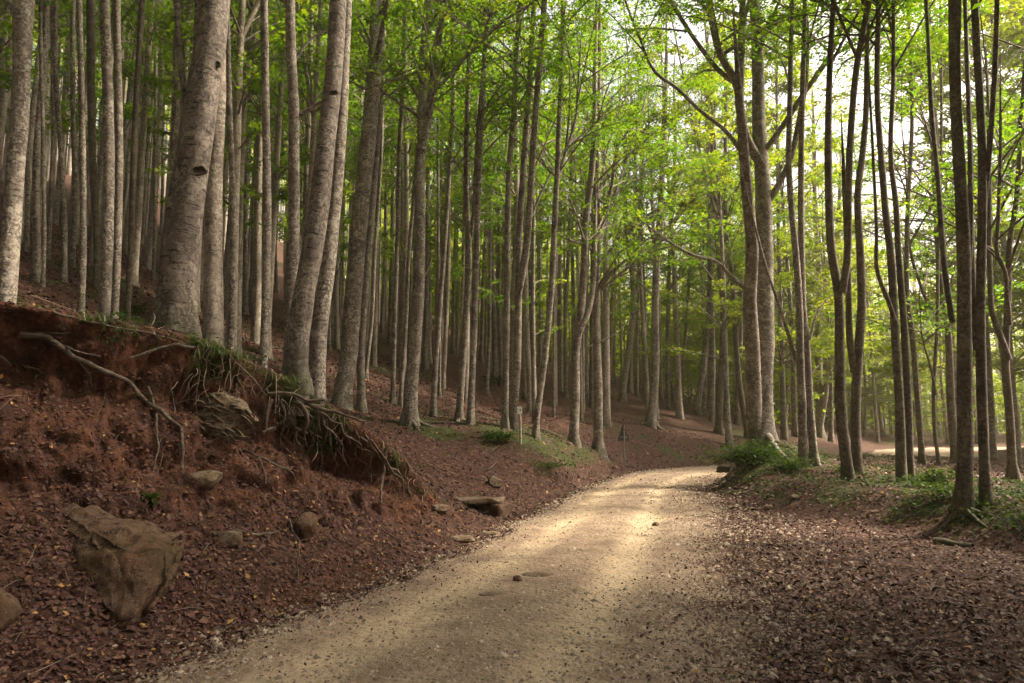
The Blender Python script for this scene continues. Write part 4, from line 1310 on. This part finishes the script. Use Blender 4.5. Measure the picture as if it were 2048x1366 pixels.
# ------------------------------------------------------------------ post and sign
pb = hit(1041, 889)
k = pb[1] / F
mp = empty('marker_post', pb)
tag(mp, 'thin pale marker post with a small white plate on the grassy roadside bank', 'marker post')
hp = 72 * k
link('post', mesh_from('post', *tube(np.array([(0, 0, -.2), (.0, 0, hp * .5), (-.02, 0, hp * .98)]), (.036, .032, .028), 10), M_WOODPOST), mp)


def box_mesh(name, w, d, h, mat, bev=.006):
    bm = bmesh.new()
    bmesh.ops.create_cube(bm, size=1)
    for v in bm.verts: v.co = (v.co.x * w, v.co.y * d, v.co.z * h)
    bmesh.ops.bevel(bm, geom=bm.edges[:], offset=bev, segments=2, affect='EDGES')
    me = bpy.data.meshes.new(name)
    bm.to_mesh(me); bm.free()
    me.materials.append(mat)
    return me


pl = link('plate', box_mesh('plate', .125, .03, .19, M_WHITE), mp)
pl.location = (-.02, -.045, hp - .06)
mk = link('mark', box_mesh('mark', .03, .006, .045, M_STEEL, .002), pl)
mk.location = (.012, -.018, .005)

sb = hit(1249, 936)
k = sb[1] / F
ts = empty('road_sign', sb, .35)
tag(ts, 'triangular road sign seen from its dark grey back on a thin post', 'road sign')
hs = 86 * k
link('post', mesh_from('post', *tube(np.array([(0, 0, -.2), (0, 0, hs * .5), (.01, 0, hs * .97)]), .024, 10), M_STEELPOST), ts)
wd, hg = 29 * k, 33 * k


def tri_plate(name, s, y0, y1, mat):
    pts = []
    for (cx, cz) in ((-wd / 2, 0), (wd / 2, 0), (0, hg)):
        pts.append(np.array((cx, cz)))
    cen = sum(pts) / 3
    ring = []
    for i in range(3):
        a, b, c = pts[i - 1], pts[i], pts[(i + 1) % 3]
        for t in np.linspace(0, 1, 6):
            p = b + (a - b) * .09 * (1 - t) ** 2 + (c - b) * .09 * t ** 2
            ring.append(cen + (p - cen) * s)
    n = len(ring)
    V = [(p[0], y0, p[1]) for p in ring] + [(p[0], y1, p[1]) for p in ring]
    me = bpy.data.meshes.new(name)
    me.from_pydata(V, [], [tuple(range(n)), tuple(range(2 * n - 1, n - 1, -1))] + [(i, n + i, n + (i + 1) % n, (i + 1) % n)[::-1] for i in range(n)])
    me.materials.append(mat)
    return me


z0 = hs - hg
pt = link('sign_plate', tri_plate('sign_plate', 1.0, .030, .034, M_STEEL), ts)
pt.location = (0, 0, z0)
rim = MB()
rp = [(-wd / 2 * .94, .026, .012), (wd / 2 * .94, .026, .012), (0, .026, hg * .93), (-wd / 2 * .94, .026, .012)]
for a, b in zip(rp[:-1], rp[1:]): rim.add(*tube(np.array([a, b]), .009, 6))
link('rim', rim.mesh('rim', M_STEEL), pt)
fc = link('sign_face', tri_plate('sign_face', .98, .0345, .037, M_WHITE), ts)
fc.location = (0, 0, z0)
for zz in (.22, .55):
    b = link('bracket', box_mesh('bracket', wd * (.5 if zz < .4 else .26), .02, .03, M_STEELPOST, .003), ts)
    b.location = (0, .018, z0 + hg * zz)


# ------------------------------------------------------------------ roots and fallen wood on the bank
def px_root(path, w0, w1, lift=.06, n=None, seed=0, sides=7, mid=0.0):
    P = np.array([hit(px, py, lift) for px, py in path])
    for i in range(1, len(P)):
        if P[i, 1] > P[i - 1, 1] + .45: P[i] = at(path[i][0], path[i][1], P[i - 1, 1] + .08)
    if mid:
        P[1:-1, 1] -= mid
    n = n or 6 * len(path)
    Ps = smooth_path(P, n)
    g = np.random.default_rng(seed)
    Ps = Ps + fbm(Ps * 5 + seed, seed, 2)[:, None] * np.array((.03, .02, .03))
    k = P[:, 1].mean() / F * .5
    r = np.linspace(w0, w1, n) * k
    return tube(Ps, r, sides, True, None, .25, seed)


ROOTS = [('long exposed root running diagonally down across the red bank', [(41, 670), (92, 675), (123, 698), (179, 732), (231, 755), (277, 783), (307, 816), (348, 847), (364, 878), (366, 939)], 13, 6),
         ('forked thin root hanging straight down from the long diagonal root', [(292, 775), (310, 816), (307, 847), (318, 893), (313, 935)], 6, 3),
         ('pale thick root under the grass lip left of the flaky slab', [(262, 715), (285, 708), (313, 698), (348, 691), (389, 697)], 7, 8),
         ('pale straight twig-like root lying along the dark lip at the left', [(40, 673), (77, 666), (138, 667)], 4, 3),
         ('short root stub at the left picture edge under the lip', [(-5, 712), (10, 718), (24, 730)], 9, 5),
         ('thin pale root poking out below the left lip', [(44, 737), (70, 742), (95, 748)], 4, 3),
         ('thin rootlet branching down from the diagonal root near the left', [(160, 725), (169, 736), (178, 752), (185, 772)], 4, 2),
         ('curved root above the diagonal one, near the middle of the dark hollow', [(102, 680), (130, 690), (154, 701), (180, 708), (200, 714)], 5, 3),
         ('thin root dangling left of the flaky slab', [(338, 770), (345, 790), (350, 812), (350, 830)], 4, 3),
         ('dark root crossing the bank below the flaky slab', [(486, 900), (512, 914), (548, 932), (582, 948), (590, 962)], 5, 3),
         ('rootlet dropping from the dark root below the slab', [(515, 916), (525, 935), (532, 968)], 3, 2),
         ('dark fallen branch lying level on the lower bank', [(425, 1068), (470, 1064), (515, 1068), (556, 1064)], 7, 4),
         ('thin pale vine hanging down the lower bank below the grey stone', [(575, 1045), (588, 1070), (595, 1100), (592, 1168)], 3, 2),
         ('thin curved rootlet looping toward the ditch', [(762, 1055), (785, 1075), (808, 1085), (856, 1094)], 2.5, 2),
         ('pale root leaning out under the moss near the spur end', [(722, 872), (748, 902), (778, 940)], 5, 3),
         ('pale broken root beside the little green bush', [(655, 872), (668, 895), (684, 922)], 4, 3),
         ('short pale root under the turf right of the green bush', [(700, 868), (715, 890), (742, 910)], 4, 2),
         ('thin stick lying at the foot of the bank near the road', [(400, 1290), (430, 1272), (470, 1245)], 3, 2),
         ('pale stick lying on litter left of the culvert slope', [(975, 940), (985, 932), (992, 924)], 4, 3),
         ('bent thin stem rising in the grass beside the scarred tree', [(298, 655), (306, 640), (305, 628)], 3, 2),
         ('long straw-coloured branch lying along the turf lip', [(105, 622), (160, 640), (230, 655), (300, 668), (372, 690)], 5, 3),
         ('pale root slanting across the lip below the leaning smooth tree', [(470, 725), (495, 745), (515, 765), (535, 790)], 5, 3),
         ]
for i, (lab, path, a, b) in enumerate(ROOTS):
    st = any(w in lab for w in ('stick', 'branch lying', 'stem'))
    V, Q = px_root(path, a, b, .05, None, 20 + i)
    o = link('fallen_stick' if st else 'exposed_root', mesh_from('root', V, Q, M_ROOT))
    tag(o, lab, 'stick' if st else 'root')

tg = empty('root_tangle', hit(590, 850, .1))
tag(tg, 'tangle of bare twisting roots over the dark hollow at the spur end', 'roots')
for i, (path, a, b) in enumerate([([(538, 801), (533, 837), (528, 866)], 11, 8), ([(528, 862), (562, 848), (590, 822)], 6, 5), ([(590, 804), (611, 821), (616, 845), (605, 864)], 11, 7), ([(577, 822), (590, 850), (613, 868)], 9, 6), ([(608, 806), (641, 812), (664, 796)], 8, 6), ([(614, 812), (661, 822), (700, 834), (730, 842)], 7, 4), ([(606, 862), (613, 894)], 6, 3), ([(540, 786), (579, 786), (616, 801), (650, 800)], 7, 6), ([(560, 800), (572, 830), (560, 860)], 5, 3), ([(640, 805), (655, 835), (650, 868)], 5, 3), ([(585, 790), (600, 806), (640, 826), (680, 850)], 6, 4)]):
    V, Q = px_root(path, a, b, .12 + .03 * (i % 3), None, 70 + i, 8, .05)
    link('root', mesh_from('root', V - np.array(tg.location), Q, M_ROOT), tg)

gr = np.random.default_rng(12)
for i in range(15):
    x0 = gr.uniform(545, 785)
    y0 = np.interp(x0, [545, 620, 700, 785], [792, 812, 842, 905]) + gr.uniform(0, 14)
    L = gr.uniform(45, 105)
    dx = gr.normal(12, 34)
    path = [(x0, y0), (x0 + dx * .25 + gr.normal(0, 7), y0 + L * .3), (x0 + dx * .6 + gr.normal(0, 9), y0 + L * .65), (x0 + dx, y0 + L)]
    w = gr.uniform(3, 8)
    V, Q = px_root(path, w, w * .35, .07 + .04 * (i % 3), None, 140 + i, 7, .03)
    link('root', mesh_from('root', V - np.array(tg.location), Q, M_ROOT), tg)

# dead log in the litter at the right
lg = link('log', mesh_from('log', *px_root([(1868, 1086), (1900, 1090), (1945, 1096)], 20, 15, .02, 10, 90, 10), M_BARK_DARK))
tag(lg, 'short dark rotten log lying in the leaves below the right bank', 'log')
# mossy stump foot by the scarred tree
stb = hit(338, 655)
rock('stump', 'dark rotten mossy stump at the foot of the scarred beech', 'stump', 330, 655, .62, .48, .5, rock_mat('rotten_wood', (.035, .024, .018), (.06, .04, .03), (.09, .065, .05), 5, 0, .6), 33, 0, 4, .25, .35)
rock('stump', 'dark root mass at the near end of the mound beside the road', 'stump', 1458, 945, 1.05, .6, .9, rock_mat('root_mass', (.03, .02, .015), (.055, .035, .026), (.09, .06, .045), 4, 0, .5), 35, 0, 3, .35, .35)


# ------------------------------------------------------------------ bushes, tufts, ground cover
def bush(name, label, p, rx, ry, rz, n, L, seed, mat=M_LOW, group=None, cat='bush'):
    g = np.random.default_rng(seed)
    root = empty(name, p)
    tag(root, label, cat, group)
    st = MB()
    LP, LD, LT = [], [], []
    ns = max(6, n // 70)
    for k in range(ns):
        a = g.random() * 6.28
        f = math.sqrt(g.random())
        tip = np.array((math.cos(a) * f * rx, math.sin(a) * f * ry, rz * math.sqrt(max(1 - f * f * .8, .1)) * g.uniform(.55, 1.1)))
        path = smooth_path([(tip[0] * .15, tip[1] * .15, -.05), tip * np.array((.55, .55, .7)), tip], 7)
        st.add(*tube(path, np.linspace(.008, .003, 7), 4))
        m = n // ns
        s = g.uniform(.25, 1.05, m)
        pos = np.stack([np.interp(s, np.linspace(0, 1, 7), path[:, c]) for c in range(3)], 1) + g.normal(0, 1, (m, 3)) * np.array((.22 * rx, .22 * ry, .10 * rz))
        pos[:, 2] = np.maximum(pos[:, 2], .01)
        LP.append(pos)
        LD.append(g.normal(0, 1, (m, 3)) * np.array((1, 1, .35)) + tip / np.linalg.norm(tip) * .5)
        LT.append(np.clip(g.normal(.5, .15) + g.normal(0, .15, m), 0, 1))
    LP, LD = np.concatenate(LP), np.concatenate(LD)
    link('stems', st.mesh('bush_stems', M_TWIG), root)
    V, Q = leaves(LP, LD, np.array((0, 0, 1.)) + g.normal(0, .45, LP.shape), L * g.uniform(.6, 1.3, len(LP)), .6, .15)
    tag(link('foliage', mesh_from('bush_foliage', V, Q, mat, np.repeat(np.concatenate(LT), 4)), root), kind='stuff')
    return root


bush('bramble_bush', 'leafy dark bramble bush crowning the mound below the large double tree', hit(1500, 932), 1.1, .8, .62, 2600, .085, 1)
bush('bramble_bush', 'low bramble spreading on the right flank of the mound', hit(1585, 940), .8, .6, .32, 900, .075, 2)
bush('fern_bush', 'small bright green bush on the bank face below the root tangle', hit(650, 905, .05), .34, .28, .30, 420, .07, 3)
bush('fern_bush', 'green bush at the foot of the twin trunks left of the marker post', hit(998, 884), .55, .4, .30, 700, .08, 4)
bush('fern_bush', 'dark green plant overhanging the gully near the road bend', hit(1085, 935), .7, .4, .22, 420, .07, 5)
bush('fern_bush', 'dark fern at the foot of the slim beech upslope', hit(997, 768), .9, .7, .5, 420, .10, 6)
bush('fern_bush', 'small shrub between the overlapping pair and the thin crooked beech', hit(1850, 975), .7, .6, .42, 620, .075, 7)
bush('fern_bush', 'low green shrub in front of the swollen-footed dark beech', hit(1875, 1000), .6, .5, .28, 560, .07, 8)
bush('fern_bush', 'tiny dark plant growing on the lower bank above the boulder', hit(305, 1010, .03), .14, .12, .12, 120, .05, 9)
bush('fern_bush', 'grassy shrub by the foot of the scarred beech, behind the lip', hit(268, 628, .1), .5, .4, .24, 420, .06, 10)


def tuft(p, n, hgt, spread, seed, label, group=None, droop=.38):
    g = np.random.default_rng(seed)
    V, Q, T = [], [], []
    for k in range(n):
        a = g.random() * 6.28
        l = hgt * g.uniform(.6, 1.25)
        b0 = np.array((g.normal(0, spread * .4), g.normal(0, spread * .3), -.03))
        o = np.array((math.cos(a), math.sin(a) - .35, 0))
        w = np.array((-math.sin(a), math.cos(a), 0)) * .0055
        i0 = len(V)
        for t in (0, .35, .7, 1):
            c = b0 + o * l * (.25 * t + droop * t * t) + np.array((0, 0, 1)) * l * (t - droop * .95 * t * t * t)
            V += [c - w * (1.05 - t), c + w * (1.05 - t)]
            T += [min(1, max(0, .45 + g.normal(0, .03) + (.45 if k % 9 == 0 else 0)))] * 2
        for j in range(3): Q.append((i0 + 2 * j, i0 + 2 * j + 1, i0 + 2 * j + 3, i0 + 2 * j + 2))
    o = link('grass_tuft', mesh_from('grass_tuft', np.array(V), np.array(Q), M_GRASS, T, False))
    o.location = tuple(p)
    return tag(o, label, 'grass tuft', group)


TUFTS = [((190, 640), 'grass tuft on the lip below the broad left-row trunk'), ((345, 662), 'grass tuft against the foot of the thick scarred beech'), ((405, 690), 'grass tuft hanging over the lip above the flaky slab, left one'), ((440, 705), 'grass tuft hanging over the lip below the smooth grey beech'), ((470, 715), 'long drooping grass tuft right of the smooth grey beech foot'), ((530, 718), 'largest bright grass tuft on the turf left of the leaning smooth tree'), ((560, 735), 'grass tuft close to the curved foot of the leaning smooth tree'), ((500, 700), 'short grass tuft below the straight speckled beech'), ((245, 660), 'straw-mixed grass tuft on the lip left of the scarred beech'), ((575, 760), 'grass tuft just above the root tangle'), ((730, 838), 'mossy grass tuft at the spur end beside the dark leaning tree')]
for i, ((px, py), lab) in enumerate(TUFTS):
    tuft(hit(px, py), 70 if i != 5 else 130, .14, .30, 500 + i, lab)


def stuff(name, V, Q, mat, T, label):
    o = link(name, mesh_from(name, V, Q, mat, T))
    return tag(o, label, None, None, 'stuff')


infov = (np.abs(g_az) < 44) & (g_r > 1.5)
base_w = np.where(infov, 1 / np.maximum(g_r, 3) ** 1.9, 0)
# --- dead leaves
w = base_w * (g_r < 34) * (1 - .985 * fa['road'] * (1 - np.exp(-np.maximum(-np.maximum(fa['dl'], fa['dr']), 0) / .28))) * (1 - .55 * fa['soil']) * (1 - .5 * fa['moss'])
P, Nn, idx = sample(w, 112000)
rr = np.hypot(P[:, 0], P[:, 1])
Nn = Nn + rng.normal(0, .38, Nn.shape)
Nn /= np.linalg.norm(Nn, axis=1)[:, None]
D = np.cross(Nn, rng.normal(0, 1, Nn.shape))
Ll = rng.lognormal(math.log(.042), .28, len(P)) * np.clip(rr / 11, 1, 2.0) * (1 - .35 * (fa['road'][idx] > .3))
D /= np.linalg.norm(D, axis=1)[:, None] + 1e-9
W = np.cross(D, Nn)
P = P + np.array((0, 0, 1)) * rng.uniform(.002, .022, (len(P), 1))
L1 = Ll[:, None]
up = Nn * L1
V = np.stack([P - D * L1 * .5, P + W * L1 * .3 + up * rng.uniform(.0, .22, L1.shape), P + D * L1 * .5 + up * rng.uniform(-.05, .2, L1.shape), P - W * L1 * .3 + up * rng.uniform(0, .22, L1.shape)], 1).reshape(-1, 3)
T = np.repeat(np.clip(rng.normal(.45, .22, len(P)) + .06 * (fa['road'][idx] > .3) + (rng.random(len(P)) < .03) * .5, 0, 1), 4)
stuff('fallen_leaves', V, np.arange(len(V)).reshape(-1, 4), M_LITTER, T, 'red-brown dead beech leaves covering the ground')

# --- gravel
OC = np.array([(1, 0, -.4), (0, 1, -.4), (-1, 0, -.4), (0, -1, -.4), (.15, .1, .75)], float)
OT = np.array([(0, 1, 4), (1, 2, 4), (2, 3, 4), (3, 0, 4)])
ed = np.exp(-((fa['dl'] + .0) / .22) ** 2) * 3.5 + .85 * fa['road'] * (1 - .5 * fa['track']) + np.exp(-((fa['dr'] - .2) / 1.1) ** 2) * 1.4 + .55 * ((fa['dr'] > 0) & (fa['ft'] < 0)) * np.exp(-np.maximum(fa['dr'] - 1, 0) / 1.6)
P, Nn, idx = sample(base_w * ed * (g_r < 30), 46000)
n = len(P)
szs = rng.lognormal(math.log(.011), .45, n) * np.clip(np.hypot(P[:, 0], P[:, 1]) / 9, 1, 2.2)
szs = np.clip(szs, .005, .045) * (1 - .15 * fa['road'][idx])
a = rng.random(n) * 6.28
B = OC[None] * (1 + rng.normal(0, .22, (n, 5, 1))) * szs[:, None, None] * np.array((1.25, .9, .7))
ca, sa = np.cos(a)[:, None], np.sin(a)[:, None]
V = np.stack([B[..., 0] * ca - B[..., 1] * sa, B[..., 0] * sa + B[..., 1] * ca, B[..., 2]], -1) + P[:, None] + np.array((0, 0, 1)) * (szs * .25)[:, None, None]
Tq = (OT[None] + (np.arange(n) * 5)[:, None, None]).reshape(-1, 3)
o = link('gravel', mesh_from('gravel', V.reshape(-1, 3), Tq, M_PEBBLE, np.repeat(np.clip(rng.normal(.52, .22, n), 0, 1), 5), False))
tag(o, 'loose pale gravel stones along the edges of the road', None, None, 'stuff')

P, Nn, idx = sample(base_w * (fa['soil'] + .25 * fa['onb']) * (g_r < 14), 9000)
n = len(P)
szs = np.clip(rng.lognormal(math.log(.010), .5, n), .004, .026)
a = rng.random(n) * 6.28
B = OC[None] * (1 + rng.normal(0, .25, (n, 5, 1))) * szs[:, None, None] * np.array((1.1, 1.0, .9))
ca, sa = np.cos(a)[:, None], np.sin(a)[:, None]
V = np.stack([B[..., 0] * ca - B[..., 1] * sa, B[..., 0] * sa + B[..., 1] * ca, B[..., 2]], -1) + P[:, None] + Nn[:, None] * (szs * .3)[:, None, None]
o = link('soil_crumbs', mesh_from('soil_crumbs', V.reshape(-1, 3), (OT[None] + (np.arange(n) * 5)[:, None, None]).reshape(-1, 3), M_CLOD, np.repeat(np.clip(rng.normal(.5, .22, n), 0, 1), 5), False))
tag(o, 'crumbs and small clods of red earth on the cut bank', None, None, 'stuff')

# --- green ground cover on the right bank, the hump and the turf
gm = sst(.15, 1.0, fa['ft']) * (1 - sst(2.6, 6.5, fa['ft'])) * sst(.3, 1.2, fa['dr']) * 1.6 + .35 * fa['moss'] * (fa['dl'] > 0)
P, Nn, idx = sample(base_w * gm * (.25 + sst(-.1, .5, n2(g_face_c[:, 0], g_face_c[:, 1], .8, 91))) * (g_r < 32), 1150)
LP, LD, LT = [], [], []
for p in P:
    m = 14
    rr = math.hypot(p[0], p[1])
    q = p + rng.normal(0, 1, (m, 3)) * np.array((.13, .13, 0)) + np.array((0, 0, 1)) * rng.uniform(.015, .10, (m, 1))
    LP.append(q); LD.append(rng.normal(0, 1, (m, 3)) * np.array((1, 1, .3)))
    LT.append(np.clip(rng.normal(.4, .15) + rng.normal(0, .15, m), 0, 1))
LP, LD = np.concatenate(LP), np.concatenate(LD)
V, Q = leaves(LP, LD, np.array((0, 0, 1.)) + rng.normal(0, .4, LP.shape), rng.uniform(.035, .075, len(LP)), .6, .1)
stuff('ground_cover', V, Q, M_LOW, np.repeat(np.concatenate(LT), 4), 'low green ground cover on the banks beside the road')

# --- fine twigs lying about
P, Nn, idx = sample(base_w * (g_r < 26) * (1 - fa['road']), 1500)
mb = MB()
for p, nn in zip(P, Nn):
    d = np.cross(nn, rng.normal(0, 1, 3))
    d /= np.linalg.norm(d)
    L = rng.uniform(.08, .35)
    mb.add(*tube(np.stack([p + nn * .015, p + d * L * .5 + nn * rng.uniform(.01, .05), p + d * L + nn * .012]), (.0035, .003, .0015), 3), float(np.clip(rng.normal(.5, .25), 0, 1)))
P, Nn, idx = sample(base_w * (g_r > 12.5) * (g_r < 40) * (1 - fa['road']) * (fa['dl'] > 1.2), 130)
for p, nn in zip(P, Nn):
    d = np.cross(nn, rng.normal(0, 1, 3))
    d /= np.linalg.norm(d)
    L = rng.uniform(.4, 1.5)
    q = smooth_path(np.stack([p + nn * .02, p + d * L * .4 + rng.normal(0, .05, 3) + nn * .05, p + d * L + nn * .03]), 5)
    mb.add(*tube(q, np.linspace(rng.uniform(.008, .02), .003, 5), 4), float(np.clip(rng.normal(.5, .25), 0, 1)))
o = link('twigs', mb.mesh('twigs', M_TWIG))
tag(o, 'thin dead twigs strewn over the litter', None, None, 'stuff')
# --- hair-thin rootlets hanging in the hollow under the lip
sel = (fa['onb'] > .4) & (np.abs(fa['s'] + .12) < .14) & infov
P, Nn, idx = sample(sel * sst(-.1, .5, n2(g_face_c[:, 0], g_face_c[:, 1], 1.7, 95)), 170)
mb = MB()
for p in P:
    L = rng.lognormal(math.log(.16), .5)
    q = p + np.array((rng.normal(.02, .08), rng.normal(-.12, .08), -L))
    mb.add(*tube(smooth_path([p + np.array((.0, -.02, .02)), (p + q) / 2 + rng.normal(0, .03, 3) + np.array((.02, -.06, 0)), q], 5), np.linspace(rng.uniform(.003, .009), .0015, 5), 4), float(np.clip(rng.normal(.55, .25), 0, 1)))
o = link('rootlets', mb.mesh('rootlets', M_TWIG))
tag(o, 'fine rootlets hanging from the turf over the bank', None, None, 'stuff')



# ------------------------------------------------------------------ the light haze of the wood
def haze(density):
    bm = bmesh.new()
    bmesh.ops.create_cube(bm, size=1)
    zlo, zhi = float(GP[:, 2].min()) - 1.0, 70.0
    S = 640
    for v in bm.verts: v.co = (v.co.x * S, v.co.y * S, (zlo + zhi) / 2 + v.co.z * (zhi - zlo))
    me = bpy.data.meshes.new('haze')
    bm.to_mesh(me); bm.free()
    m = bpy.data.materials.new('haze')
    m.use_nodes = True
    nt = m.node_tree
    nt.nodes.clear()
    v = nt.nodes.new('ShaderNodeVolumePrincipled')
    v.inputs['Color'].default_value = (1.0, .92, .66, 1)
    v.inputs['Density'].default_value = density
    v.inputs['Anisotropy'].default_value = .35
    o = nt.nodes.new('ShaderNodeOutputMaterial')
    nt.links.new(v.outputs[0], o.inputs['Volume'])
    me.materials.append(m)
    tag(link('haze', me), 'thin warm haze between the trees', None, None, 'stuff')


if HAZE: haze(HAZE)
